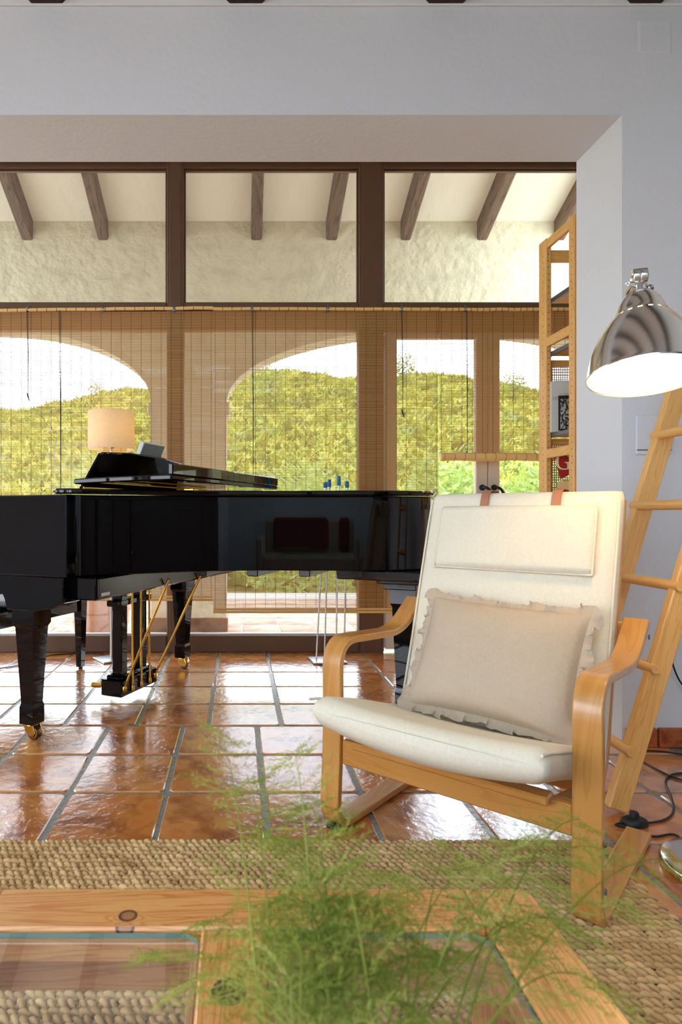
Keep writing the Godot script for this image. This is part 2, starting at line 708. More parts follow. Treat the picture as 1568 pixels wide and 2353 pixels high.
func build_room() -> void:
	var st := begin()
	span(st, LEFT_X - 0.3, 2.9, 2.43, 3.36, -WALL_FAR, -WALL_D)
	span(st, 1.483, 2.9, -0.02, 2.43, -WALL_FAR, -WALL_D)
	span(st, LEFT_X - 0.3, -2.6, -0.02, 2.43, -WALL_FAR, -WALL_D)
	var w := setting("wall_front", "white painted wall with a wide opening to the sunroom")
	put(st, "masonry", M.wall, w)
	st = begin()
	span(st, LEFT_X, RIGHT_X, 2.846, 2.868, -WALL_D, -WALL_D + 0.012, 0.003)
	put(st, "trim_1", M.ceiling).set_meta("kind", "structure")
	st = begin()
	span(st, LEFT_X - 0.3, RIGHT_X + 0.3, 3.0, 3.25, -WALL_D, BACK_Z + 0.3)
	put(st, "ceiling", M.ceiling).set_meta("kind", "structure")
	st = begin()
	span(st, RIGHT_X, RIGHT_X + 0.25, -0.02, 3.0, -WALL_D, BACK_Z + 0.3)
	put(st, "wall_right", M.wall).set_meta("kind", "structure")
	# the wall behind the camera and the wall on the left have large windows
	st = begin()
	span(st, LEFT_X - 0.3, -3.45, -0.02, 3.0, BACK_Z, BACK_Z + 0.3)
	span(st, -1.6, RIGHT_X, -0.02, 3.0, BACK_Z, BACK_Z + 0.3)
	span(st, -3.45, -1.6, 2.5, 3.0, BACK_Z, BACK_Z + 0.3)
	span(st, -3.45, -1.6, -0.02, 0.12, BACK_Z, BACK_Z + 0.3)
	put(st, "wall_back", M.wall).set_meta("kind", "structure")
	st = begin()
	span(st, LEFT_X - 0.3, LEFT_X, -0.02, 3.0, -WALL_D, -0.5)
	span(st, LEFT_X - 0.3, LEFT_X, -0.02, 3.0, 2.5, BACK_Z)
	span(st, LEFT_X - 0.3, LEFT_X, 2.5, 3.0, -0.5, 2.5)
	span(st, LEFT_X - 0.3, LEFT_X, -0.02, 0.12, -0.5, 2.5)
	put(st, "wall_left", M.wall).set_meta("kind", "structure")
	room_window("window_2", Vector3(-2.525, 0.12, BACK_Z + 0.12), 0.0, 1.85, 2.38)
	room_window("window_3", Vector3(LEFT_X - 0.12, 0.12, 1.0), PI / 2, 3.0, 2.38)
	room_window("window_4", Vector3(LEFT_X - 0.16, 0.1, -3.46), PI / 2, 1.38, 3.0)
	# ceiling beams of the living room
	var n := 0
	for x in [-3.03, -2.26, -1.495, -0.729, 0.034, 0.801, 1.567]:
		st = begin()
		var f := noise(1.2, 3, 60 + n)
		var wdt := 0.142 + 0.006 * (n % 3)
		box(st, Vector3(x, 2.925, (BACK_Z - WALL_D) / 2), Vector3(wdt, 0.15, BACK_Z + WALL_D), 0.012)
		var b := put(st, "ceiling_beam", M.beam_dark)
		var where: String = {-0.729: "above the piano's keyboard end", 0.034: "above the middle of the piano", 0.801: "above the armchair", 1.567: "above the wooden ladder"}.get(x, "towards the left wall")
		tag(b, "dark brown ceiling beam of the living room, " + where, "beam", "dark beams of the living room ceiling")
		n += 1
	# sunroom shell
	st = begin()
	span(st, LEFT_X - 0.3, 2.9, 3.36, 3.5, -WIN_D - 0.25, -WALL_D)
	put(st, "ceiling_sunroom", M.ceiling).set_meta("kind", "structure")
	st = begin()
	span(st, 2.65, 2.9, -0.3, 3.36, -WIN_D - 0.12, -WALL_FAR)
	put(st, "wall_sunroom_right", M.wall).set_meta("kind", "structure")
	st = begin()
	span(st, LEFT_X - 0.3, LEFT_X - 0.05, -0.3, 0.1, -WIN_D - 0.12, -WALL_FAR)
	span(st, LEFT_X - 0.3, LEFT_X - 0.05, 3.1, 3.36, -WIN_D - 0.12, -WALL_FAR)
	put(st, "wall_sunroom_left", M.wall).set_meta("kind", "structure")
	# brick skirting
	var sk := setting("baseboard_right", "skirting of small worn terracotta bricks")
	var x0 := 1.49
	var bx := [0.108, 0.002, 0.30]
	var edges := [1.49, 1.612, 1.80]
	for k in 2:
		st = begin()
		span(st, edges[k] + 0.004, edges[k + 1] - 0.004, 0.0, 0.072, -WALL_D, -WALL_D + 0.022, 0.004)
		put(st, "brick", M.brick, sk)
	var zz := -WALL_D + 0.03
	while zz < 0.6:
		st = begin()
		span(st, RIGHT_X - 0.022, RIGHT_X, 0.0, 0.072, zz, zz + 0.30, 0.004)
		put(st, "brick", M.brick, sk)
		zz += 0.31
	# shallow square cover and switch plate on the wall
	var cv := thing("junction_cover", "shallow square white cover plate painted like the wall below the beam", "cover plate", W(1504, 86, WALL_D))
	st = begin()
	box(st, Vector3(0, 0, 0.003), Vector3(0.118, 0.118, 0.006), 0.002)
	put(st, "plate", M.wall, cv)
	st = begin()
	for s in [[0, 0.061, 0.126, 0.004], [0, -0.061, 0.126, 0.004], [0.061, 0, 0.004, 0.118], [-0.061, 0, 0.004, 0.118]]:
		box(st, Vector3(s[0], s[1], 0.002), Vector3(s[2], s[3], 0.005), 0.001)
	put(st, "rim", M.ceiling, cv)
	var sp := thing("wall_box", "flat white box mounted on the wall behind the ladder", "wall box", W(1500, 1000, WALL_D))
	st = begin()
	box(st, Vector3(0, 0, 0.005), Vector3(0.135, 0.150, 0.010), 0.003)
	put(st, "case", M.wall, sp)
	st = begin()
	box(st, Vector3(0, -0.058, 0.011), Vector3(0.135, 0.004, 0.003), 0.001)
	put(st, "slot", M.zinc, sp)

func room_window(called: String, at: Vector3, turn: float, w: float, h: float) -> void:
	var o := setting(called, "brown framed glazed door of the living room", at)
	o.rotation.y = turn
	var st := begin()
	for s in [-1, 1]:
		box(st, Vector3(s * (w / 2 - 0.04), h / 2, 0), Vector3(0.08, h, 0.07), 0.005)
	box(st, Vector3(0, 0.04, 0), Vector3(w, 0.08, 0.07), 0.005)
	box(st, Vector3(0, h - 0.04, 0), Vector3(w, 0.08, 0.07), 0.005)
	box(st, Vector3(0, h / 2, 0), Vector3(0.10, h, 0.07), 0.005)
	put(st, "window_frame", M.frame, o)
	for s in [-1, 1]:
		st = begin()
		sheet(st, s * w / 4 - w / 4 + 0.045, s * w / 4 + w / 4 - 0.045, 0.075, h - 0.075, 0.0)
		put(st, "pane", M.glass, o)

func build_floor() -> void:
	var fl := setting("floor", "glossy handmade terracotta floor tiles with wide grey joints")
	var st := begin()
	span(st, LEFT_X - 0.3, 2.9, -0.25, -0.004, -WIN_D - 0.1, BACK_Z + 0.3)
	put(st, "grout_bed", M.grout, fl)
	# the part of the floor behind the camera
	var px := 0.3135
	var pd := 0.316
	var variants := []
	for k in 4:                                            # shared meshes, each a little differently worn
		variants.append(tile_mesh(px - 0.019, pd - 0.017, 100 + k))
	var far := []
	for k in 4:
		far.append(tile_mesh(0.307 - 0.017, 0.296 - 0.013, 200 + k))
	for r in range(0, 8):
		var d := 2.66 - pd * (r + 0.5)
		for c in range(-4, 6):
			var x := 0.086 + px * (c + 0.5)
			if x > RIGHT_X:
				continue
			tile(fl, variants, M.tiles, x, d)
	for r in range(0, 5):
		var d := 2.665 + 0.296 * (r + 0.5)
		for c in range(-8, 8):
			tile(fl, far, M.tiles, 0.1894 + 0.307 * (c + 0.5), d, (4.06 - 2.665 - 0.296 * 4) / 0.296 if r == 4 else 1.0)
	st = begin()
	span(st, LEFT_X, RIGHT_X, -0.006, -0.001, -0.12, BACK_Z)
	span(st, LEFT_X, -1.17, -0.006, -0.001, -2.66, -0.12)
	var rest := put(st, "worn_tile_field", M.tiles[1], fl)
	rest.set_meta("kind", "stuff")

func tile(fl: Node, variants: Array, mats: Array, x: float, d: float, cut := 1.0) -> void:
	var o := mk(variants[rng.randi() % variants.size()], "tile", mats[rng.randi() % mats.size()], fl)
	var b := Basis.from_euler(Vector3(rng.randf_range(-0.0016, 0.0016), rng.randf_range(-0.006, 0.006) + (PI if rng.randf() < 0.5 else 0.0), rng.randf_range(-0.0016, 0.0016)))
	if cut < 1.0:
		b = b * Basis.from_scale(Vector3(1, 1, cut))
		d -= 0.296 * (1.0 - cut) * 0.5
	o.transform = Transform3D(b, Vector3(x + rng.randf_range(-0.003, 0.003), 0, -d + rng.randf_range(-0.002, 0.002)))

# A slab with soft, slightly wavering rims.
func tile_mesh(w: float, l: float, seed: int) -> ArrayMesh:
	var f := noise(5.0, 2, seed)
	var poly := PackedVector2Array()
	var cr := 0.012
	var pts := []
	for side in [[Vector2(-1, -1), Vector2(1, -1)], [Vector2(1, -1), Vector2(1, 1)], [Vector2(1, 1), Vector2(-1, 1)], [Vector2(-1, 1), Vector2(-1, -1)]]:
		for t in [0.04, 0.36, 0.66, 0.96]:
			var p: Vector2 = side[0].lerp(side[1], t) * Vector2(w, l) * 0.5
			p *= 1.0 + 0.012 * f.get_noise_2d(p.x * 3.0, p.y * 3.0)
			poly.append(p)
	var st := begin()
	prism(st, poly, -0.014, 0.0, 0.0035)
	return st.commit()

# ---------------------------------------------------------------- the glazed wall
func build_window() -> void:
	var o := setting("window_1", "brown glazed wall of the sunroom with fixed upper panes")
	var z0 := -WIN_D - 0.08
	var z1 := -WIN_D
	var xs := [-3.6, -2.05, -1.95, -0.4525, -0.341, 0.782, 0.944, 2.55, 2.65]
	# posts
	for p in [[-3.66, -3.55], [-2.06, -1.94], [-0.4525, -0.341], [0.782, 0.944], [2.55, 2.66]]:
		var st := begin()
		span(st, p[0], p[1], 0.0, 3.2, z0, z1, 0.006)
		span(st, p[0] + 0.018, p[1] - 0.018, 0.0, 3.2, z1, z1 + 0.006, 0.002)
		put(st, "post", M.frame, o)
	var st := begin()
	span(st, -3.66, 2.66, 3.112, 3.16, z0 + 0.01, z1 - 0.004, 0.004)
	span(st, -3.66, 2.66, 3.15, 3.36, z0, z1 + 0.03, 0.004)
	put(st, "head_rail", M.frame, o)
	st = begin()
	span(st, -3.66, 2.66, 3.20, 4.3, z0 - 0.12, z0)
	put(st, "outer_wall", M.plaster, o)
	var bays := [[-3.55, -2.06], [-1.94, -0.4525], [-0.341, 0.782], [0.944, 2.55]]
	for k in 4:
		var b: Array = bays[k]
		st = begin()
		span(st, b[0], b[1], 2.195, 2.246, z0, z1, 0.005)
		put(st, "transom", M.frame, o)
		st = begin()
		sheet(st, b[0], b[1], 2.246, 3.112, -WIN_D - 0.04)
		put(st, "pane", M.glass, o)
		st = begin()                                       # thin glazing bead
		for q in [[b[0], b[1], 2.246, 2.256], [b[0], b[1], 3.10, 3.112], [b[0], b[0] + 0.01, 2.256, 3.10], [b[1] - 0.01, b[1], 2.256, 3.10]]:
			span(st, q[0], q[1], q[2], q[3], -WIN_D - 0.038, -WIN_D - 0.022, 0.002)
		put(st, "glazing_bead", M.frame, o)
		if k == 3:
			continue
		st = begin()
		span(st, b[0], b[1], 2.073, 2.195, z0 + 0.01, z1 - 0.008, 0.005)
		put(st, "rail", M.frame_light, o)
		st = begin()
		span(st, b[0], b[1], 0.0, 0.108, z0, z1 + 0.004, 0.006)
		put(st, "bottom_rail", M.frame, o)
		st = begin()
		span(st, b[0], b[1], 0.108, 0.118, -WIN_D - 0.05, -WIN_D - 0.03, 0.002)
		put(st, "seal", M.white, o)
		st = begin()
		sheet(st, b[0], b[1], 0.118, 2.073, -WIN_D - 0.04)
		put(st, "pane", M.glass, o)
	# the pair of glazed doors on the right
	var d := setting("door_1", "pair of glazed wooden terrace doors", Vector3(0, 0, 0))
	st = begin()
	span(st, 0.944, 2.55, 2.06, 2.195, z0 + 0.005, z1 - 0.005, 0.004)
	put(st, "door_head", M.frame_light, d)
	for q in [[0.955, 1.614, 0.075, 0.075, 1], [1.618, 2.45, 0.075, 0.075, -1]]:
		var leaf := begin()
		span(leaf, q[0], q[0] + q[2], 0.02, 2.05, -WIN_D - 0.06, -WIN_D - 0.01, 0.005)
		span(leaf, q[1] - q[3], q[1], 0.02, 2.05, -WIN_D - 0.06, -WIN_D - 0.01, 0.005)
		span(leaf, q[0] + q[2], q[1] - q[3], 2.02, 2.05, -WIN_D - 0.058, -WIN_D - 0.012, 0.004)
		span(leaf, q[0] + q[2], q[1] - q[3], 0.02, 0.16, -WIN_D - 0.058, -WIN_D - 0.012, 0.004)
		var lf := put(leaf, "door_leaf", M.door_paint, d)
		st = begin()
		sheet(st, q[0] + q[2], q[1] - q[3], 0.16, 2.02, -WIN_D - 0.035)
		put(st, "pane", M.glass, lf)
		var hx: float = q[1] - 0.037 if q[4] == 1 else q[0] + 0.036
		var hc := W(0, 1120, WIN_D - 0.01)
		st = begin()
		lathe(st, [Vector2(0, 0.012), Vector2(0.017, 0.012), Vector2(0.019, 0.008), Vector2(0.019, 0.0)], 20, Transform3D(Basis(Vector3.RIGHT, PI / 2), Vector3(hx, hc.y, -WIN_D - 0.01)))
		lathe(st, [Vector2(0, 0.008), Vector2(0.011, 0.008), Vector2(0.011, 0.0)], 16, Transform3D(Basis(Vector3.RIGHT, PI / 2), Vector3(hx, hc.y - 0.05, -WIN_D - 0.01)))
		put(st, "handle_plate", M.iron, lf)
		st = begin()
		tube(st, fillet([Vector3(hx, hc.y, -WIN_D), Vector3(hx, hc.y, -WIN_D + 0.045), Vector3(hx + 0.02, hc.y - 0.01, -WIN_D + 0.05), Vector3(hx + 0.05, hc.y - 0.06, -WIN_D + 0.05)], 0.02), 0.009, 10)
		put(st, "handle", M.iron, lf)

# ---------------------------------------------------------------- the porch
func arch_height(x: float) -> float:
	for a in [[-3.66, -0.751], [-0.091, 3.75], [-7.2, -4.32], [4.4, 6.35]]:
		if x > a[0] and x < a[1]:
			var u: float = (x - (a[0] + a[1]) / 2) / ((a[1] - a[0]) / 2)
			return 1.856 + 0.645 * pow(maxf(0.0, 1.0 - absf(pow(absf(u), 2.1))), 0.5)
	return PORCH_Y - 0.2

func porch_y(d: float) -> float:
	return 3.4375 + (ARCH_D - d) * 0.46

func build_porch() -> void:
	var top := 4.2
	var st := begin()
	var xs := []
	for k in range(0, 561):
		xs.append(-7.6 + k * 0.025)
	for e in [-3.66, -0.751, -0.091, 3.75, -7.2, -4.32, 4.4, 6.35]:
		xs.append(e - 0.0004)
		xs.append(e + 0.0004)
	xs.sort()
	var zf := -ARCH_D
	var zb := -ARCH_D - 0.28
	for i in xs.size() - 1:
		var a: float = xs[i]
		var b: float = xs[i + 1]
		var ya := arch_height(a)
		var yb := arch_height(b)
		face(st, Vector3(a, ya, zf), Vector3(b, yb, zf), Vector3(b, top, zf), Vector3(a, top, zf), Vector3(0, 0, 1))
		face(st, Vector3(a, ya, zb), Vector3(b, yb, zb), Vector3(b, top, zb), Vector3(a, top, zb), Vector3(0, 0, -1))
		var n := Vector3(yb - ya, a - b, 0).normalized()
		face(st, Vector3(a, ya, zf), Vector3(b, yb, zf), Vector3(b, yb, zb), Vector3(a, ya, zb), n)
	var w := setting("wall_porch", "cream rough plastered porch wall with wide arches")
	put(st, "arcade", M.stucco, w)
	for e in [[-0.751, -0.091], [-4.32, -3.66], [3.75, 4.4]]:
		st = begin()
		span(st, e[0] - 0.03, e[1] + 0.03, 1.745, 1.856, zb - 0.03, zf + 0.03, 0.012)
		put(st, "capital", M.stucco, w)
		st = begin()
		span(st, e[0] - 0.012, e[1] + 0.012, PORCH_Y - 0.1, PORCH_Y + 0.12, zb - 0.012, zf + 0.012, 0.006)
		put(st, "plinth", M.terrace[1], w)
	st = begin()
	span(st, -7.6, 6.4, -0.5, PORCH_Y - 0.006, -8.2, -WIN_D - 0.1)
	var tf := setting("floor_terrace", "pale sunlit terrace tiles outside the glazing")
	put(st, "bed", mat(c8(176, 166, 154), 0.9), tf)
	var tm := tile_mesh(0.325, 0.325, 300)
	for r in 10:
		for c in range(-9, 14):
			var x := -0.12 + 0.335 * c
			if absf(x - 0.4) > 2.6:
				continue
			var t := mk(tm, "tile", M.terrace[rng.randi() % 3], tf)
			t.position = Vector3(x, PORCH_Y, -4.35 - 0.335 * r)
	# sloping ceiling and its beams
	var s := 0.46
	var d0 := 4.13
	st = begin()
	var p := PackedVector2Array([Vector2(d0, porch_y(d0)), Vector2(6.1, porch_y(6.1)), Vector2(6.1, porch_y(6.1) + 0.2), Vector2(d0, porch_y(d0) + 0.2)])
	prism(st, p, -7.6, 6.4, 0.0, Transform3D(Basis(Vector3(0, 0, -1), Vector3(1, 0, 0), Vector3(0, 1, 0)), Vector3.ZERO))
	put(st, "ceiling_porch", M.plaster).set_meta("kind", "structure")
	var ang := atan(s)
	var k := 0
	for px in [64.0, 235.0, 411.0, 588.0, 763.0, 932.0, 1108.0, 1285.0, 1460.0, -110.0, -285.0]:
		var x: float = (px - CX) * ARCH_D / FOC
		st = begin()
		var dm := (d0 + ARCH_D) / 2
		var ln := (ARCH_D - d0) / cos(ang) + 0.12
		var bas := Basis(Vector3.RIGHT, -ang) * Basis(Vector3.UP, PI / 2 + rng.randf_range(-0.012, 0.012))
		box(st, Vector3.ZERO, Vector3(ln, 0.17, 0.088 + rng.randf() * 0.012), 0.012, bas)
		var o := put(st, "porch_beam", M.beam_grey)
		o.position = Vector3(x, porch_y(dm) - 0.085 / cos(ang) + 0.02, -dm)
		tag(o, "weathered grey sloping rafter under the pale porch ceiling", "beam", "grey rafters of the porch")
		k += 1
	# planter standing on the terrace behind the glass
	var pot := thing("terracotta_planter", "round pale terracotta planter on the terrace behind the piano bench", "planter", Vector3(-0.0, PORCH_Y, 0))
	var c := W(232, 1440, 5.05)
	pot.position = Vector3(c.x, PORCH_Y, c.z)
	st = begin()
	lathe(st, [Vector2(0.0, 0.0), Vector2(0.17, 0.0), Vector2(0.20, 0.03), Vector2(0.215, 0.14), Vector2(0.222, 0.15), Vector2(0.222, 0.25), Vector2(0.235, 0.26), Vector2(0.235, 0.40), Vector2(0.19, 0.40), Vector2(0.18, 0.34), Vector2(0.0, 0.34)], 40)
	var pm := mat(c8(214, 158, 124), 0.9)
	pm.albedo_texture = T.soft
	tri_scale(pm, 2.0)
	put(st, "bowl", pm, pot)
	st = begin()
	for q in 90:
		var a := rng.randf() * TAU
		var r := rng.randf() * 0.18
		var b0 := Vector3(cos(a) * r, 0.34, sin(a) * r)
		leaf_blade(st, b0, b0 + Vector3(rng.randf_range(-0.12, 0.12), rng.randf_range(0.08, 0.2), rng.randf_range(-0.12, 0.12)), 0.02)
	put(st, "foliage", leaf_mat(c8(120, 140, 70)), pot)

func leaf_mat(c: Color) -> StandardMaterial3D:
	var m := mat(c, 0.7, 0.0, 0.3)
	m.backlight_enabled = true
	m.backlight = Color(0.5, 0.55, 0.2)
	return m

func leaf_blade(st: SurfaceTool, a: Vector3, b: Vector3, w: float) -> void:
	var d := b - a
	var s := d.cross(Vector3(rng.randf_range(-1, 1), rng.randf_range(-1, 1), rng.randf_range(-1, 1))).normalized() * w * 0.5
	var n := d.cross(s).normalized()
	var m := a + d * 0.45
	tri(st, [a, m + s, b], [n, n, n], [Vector2.ZERO, Vector2(0.5, 1), Vector2(1, 0)])
	tri(st, [a, b, m - s], [n, n, n], [Vector2.ZERO, Vector2(0.5, 1), Vector2(1, 0)])

# ---------------------------------------------------------------- the hillside
func ridge(x: float) -> float:     # height of the land at 70 m
	var px := CX + x * FOC / 70.0
	var py := 960.0
	var pts := [[-2500, 1010], [-600, 985], [0, 962], [335, 918], [560, 882], [760, 884], [1000, 884], [1130, 902], [1250, 918], [1700, 940], [3500, 985]]
	for i in pts.size() - 1:
		if px >= pts[i][0] and px <= pts[i + 1][0]:
			var t: float = (px - pts[i][0]) / float(pts[i + 1][0] - pts[i][0])
			py = lerpf(pts[i][1], pts[i + 1][1], smoothstep(0, 1, t))
	return EYE + (CY - py) * 70.0 / FOC

var hill_noise := noise(0.05, 3, 88)
func land(x: float, d: float) -> float:
	if d < 12.0:
		return -0.75
	var t := clampf((d - 12.0) / 58.0, 0.0, 1.6)
	var r := ridge(x * 70.0 / maxf(d, 20.0))
	return lerpf(-0.75, r, pow(t, 1.05) if t < 1.0 else 1.0 - (t - 1.0) * 0.5) + hill_noise.get_noise_2d(x, d) * 0.8 * smoothstep(12, 25, d)

func build_landscape() -> void:
	var st := begin()
	var nx := 60
	var nd := 44
	for i in nx:
		for j in nd:
			var p := []
			for q in [[0, 0], [1, 0], [1, 1], [0, 1]]:
				var x := lerpf(-75, 105, float(i + q[0]) / nx)
				var d := 12.0 + 80.0 * pow(float(j + q[1]) / nd, 1.3)
				p.append(Vector3(x, land(x, d), -d))
			var n: Vector3 = (p[1] - p[0]).cross(p[3] - p[0]).normalized()
			face(st, p[0], p[1], p[2], p[3], n if n.y > 0 else -n)
	var hm := mat(c8(150, 146, 96), 1.0)
	hm.albedo_texture = noise_tex(0.02, 5, 66, [[0.0, c8(150, 150, 80)], [0.5, c8(200, 194, 120)], [1.0, c8(180, 172, 172)]])
	tri_scale(hm, 0.06)
	var g := put(st, "hillside", hm)
	g.set_meta("kind", "structure")
	st = begin()
	span(st, -90, 110, -1.0, -0.75, -13.0, 50.0)
	var gm := mat(c8(206, 200, 186), 1.0)
	gm.albedo_texture = T.soft
	tri_scale(gm, 0.3)
	put(st, "gravel_ground", gm).set_meta("kind", "structure")
	# scrub
	var lump := scrub_mesh(5)
	var sm := mat(Color(1, 1, 1), 0.95, 0.0, 0.2)
	sm.vertex_color_use_as_albedo = true
	sm.backlight_enabled = true
	sm.backlight = Color(0.25, 0.28, 0.12)
	var mm := MultiMesh.new()
	mm.transform_format = MultiMesh.TRANSFORM_3D
	mm.use_colors = true
	mm.mesh = lump
	var xfs := []
	var cols := []
	for k in 22000:
		var d := 13.0 + 62.0 * pow(rng.randf(), 1.1)
		var x := rng.randf_range(-0.62, 1.0) * d * 0.72
		var s := rng.randf_range(0.5, 1.5) * (0.30 + d * 0.0065)
		xfs.append(Transform3D(Basis.from_euler(Vector3(0, rng.randf() * TAU, 0)).scaled(Vector3(s, s * rng.randf_range(0.7, 1.2), s)), Vector3(x, land(x, d) + s * 0.15, -d)))
		var kinds := [Color(0.32, 0.34, 0.07), Color(0.42, 0.40, 0.09), Color(0.20, 0.23, 0.07)]      # broom, dry broom, juniper
		cols.append(kinds[[0, 1, 1, 0, 2][rng.randi() % 5]])
	mm.instance_count = xfs.size()
	for k in xfs.size():
		mm.set_instance_transform(k, xfs[k])
		mm.set_instance_color(k, cols[k])
	var mi := MultiMeshInstance3D.new()
	mi.name = "hillside_scrub"
	mi.multimesh = mm
	mi.material_override = sm
	tag(mi, "yellow green and mauve grey scrub covering the hillside outside", "scrub", "", "stuff")
	add_child(mi)
	# single trees that stand against the sky
	for t in [[620, 872, 40.0, 3.6, "leafy tree on the near slope seen through the arch"], [926, 850, 60.0, 4.2, "slim tree rising above the ridge behind the glazed door"], [1180, 905, 52.0, 3.4, "low spreading tree on the ridge beside the pine shelf"], [222, 945, 62.0, 2.8, "small pointed tree on the far ridge behind the table lamp"]]:
		var x: float = (t[0] - CX) * t[2] / FOC
		tree(Vector3(x, land(x, t[2]) - 0.3, -t[2]), t[3], t[4])
	# garden bushes close to the terrace
	for b in [[1025, 9.4, 0.72, "pale feathery garden bush outside the left door leaf"], [1268, 9.4, 0.70, "bright green garden bush outside the right door leaf"], [1420, 11.5, 1.1, "green garden bush beyond the terrace behind the pine shelf"], [700, 11.5, 1.3, "low yellow green garden bush beyond the piano's tail"], [250, 11.8, 1.2, "round garden bush beyond the planter"]]:
		var x: float = (b[0] - CX) * b[1] / FOC
		bush(Vector3(x, -0.75, -b[1]), b[2], b[3])

func lump_point(i: int, j: int, nu: int, nv: int, f: FastNoiseLite) -> Vector3:
	var a := TAU * (i % nu) / nu
	var b := -0.35 + (PI / 2 + 0.35) * j / nv
	var v := Vector3(cos(a) * cos(b), sin(b), sin(a) * cos(b))
	return v * (0.75 + 0.5 * f.get_noise_3dv(v * 2.0))

func scrub_mesh(seed: int) -> ArrayMesh:
	var f := noise(1.5, 2, seed)
	var st := begin()
	var nu := 9
	var nv := 5
	for i in nu:
		for j in nv:
			var q := [lump_point(i, j, nu, nv, f), lump_point(i + 1, j, nu, nv, f), lump_point(i + 1, j + 1, nu, nv, f), lump_point(i, j + 1, nu, nv, f)]
			quad(st, q, [q[0].normalized(), q[1].normalized(), q[2].normalized(), q[3].normalized()], [Vector2.ZERO, Vector2.ZERO, Vector2.ZERO, Vector2.ZERO])
	for k in 60:                                           # sprigs that break the outline
		var v := Vector3(rng.randf_range(-1, 1), rng.randf_range(-0.1, 1), rng.randf_range(-1, 1)).normalized()
		leaf_blade(st, v * 0.7, v * rng.randf_range(0.95, 1.35), 0.22)
	return st.commit()

func tree(at: Vector3, h: float, label: String) -> void:
	var o := thing("tree", label, "tree", at, 0.0, "trees on the hillside")
	var st := begin()
	tube(st, [Vector3.ZERO, Vector3(0.05, h * 0.4, 0), Vector3(-0.03, h * 0.8, 0.05)], [h * 0.03, h * 0.02, h * 0.01], 8)
	for k in 6:
		var y := h * rng.randf_range(0.35, 0.75)
		var a := rng.randf() * TAU
		tube(st, [Vector3(0, y, 0), Vector3(cos(a), 0.5, sin(a)) * h * 0.22 + Vector3(0, y, 0)], [h * 0.012, h * 0.004], 5)
	put(st, "trunk", mat(c8(96, 84, 70), 0.9), o)
	st = begin()
	for k in 700:
		var v := Vector3(rng.randf_range(-1, 1), rng.randf_range(-1, 1), rng.randf_range(-1, 1))
		if v.length() > 1.0:
			continue
		var p := Vector3(0, h * 0.68, 0) + v * Vector3(h * 0.30, h * 0.36, h * 0.30)
		leaf_blade(st, p, p + Vector3(rng.randf_range(-1, 1), rng.randf_range(-0.5, 1), rng.randf_range(-1, 1)) * h * 0.07, h * 0.04)
	put(st, "crown", leaf_mat(c8(112, 128, 62)), o)

func bush(at: Vector3, r: float, label: String) -> void:
	var o := thing("garden_bush", label, "bush", at, 0.0, "bushes beyond the terrace")
	var st := begin()
	for k in 9:
		var a := rng.randf() * TAU
		tube(st, [Vector3(cos(a), 0, sin(a)) * 0.1, Vector3(cos(a) * r * 0.4, 1.6, sin(a) * r * 0.4)], [0.025, 0.01], 5)
	put(st, "stem", mat(c8(110, 96, 76), 0.9), o)
	st = begin()
	for k in 5200:
		var v := Vector3(rng.randf_range(-1, 1), rng.randf_range(-0.75, 1), rng.randf_range(-1, 1))
		if v.length() > 1.0 or v.length() < 0.35:
			continue
		var p := Vector3(0, 1.15, 0) + v * Vector3(r, 1.45, r)
		leaf_blade(st, p, p + Vector3(rng.randf_range(-1, 1), rng.randf_range(-0.4, 1), rng.randf_range(-1, 1)) * 0.16, 0.07)
	put(st, "foliage", leaf_mat(c8(138, 150, 94)), o)

# ---------------------------------------------------------------- reed blinds
func build_blinds() -> void:
	blind(-1.62, 490, 715, 709, 1378, 3.965, "wide reed blind hanging behind the piano bench and shaded lamp", [[65, 912], [139, 1130]], [65, 237, 401])
	blind_px(490.5, 1008, 711, 712, 1406, 3.955, "reed blind hanging behind the middle of the piano", [[580, 1130], [922, 950]], [580, 753, 922], false)
	blind_px(1010, 1350, 713, 712, 1052, 3.965, "half raised reed blind rolled up before the glazed doors", [[1070, 1045]], [1068], true)

func blind(x0: float, px1: float, t0: float, t1: float, bot: float, d: float, label: String, cords: Array, hooks: Array) -> void:
	blind_px(CX + x0 * FOC / d, px1, t0, t1, bot, d, label, cords, hooks, false)

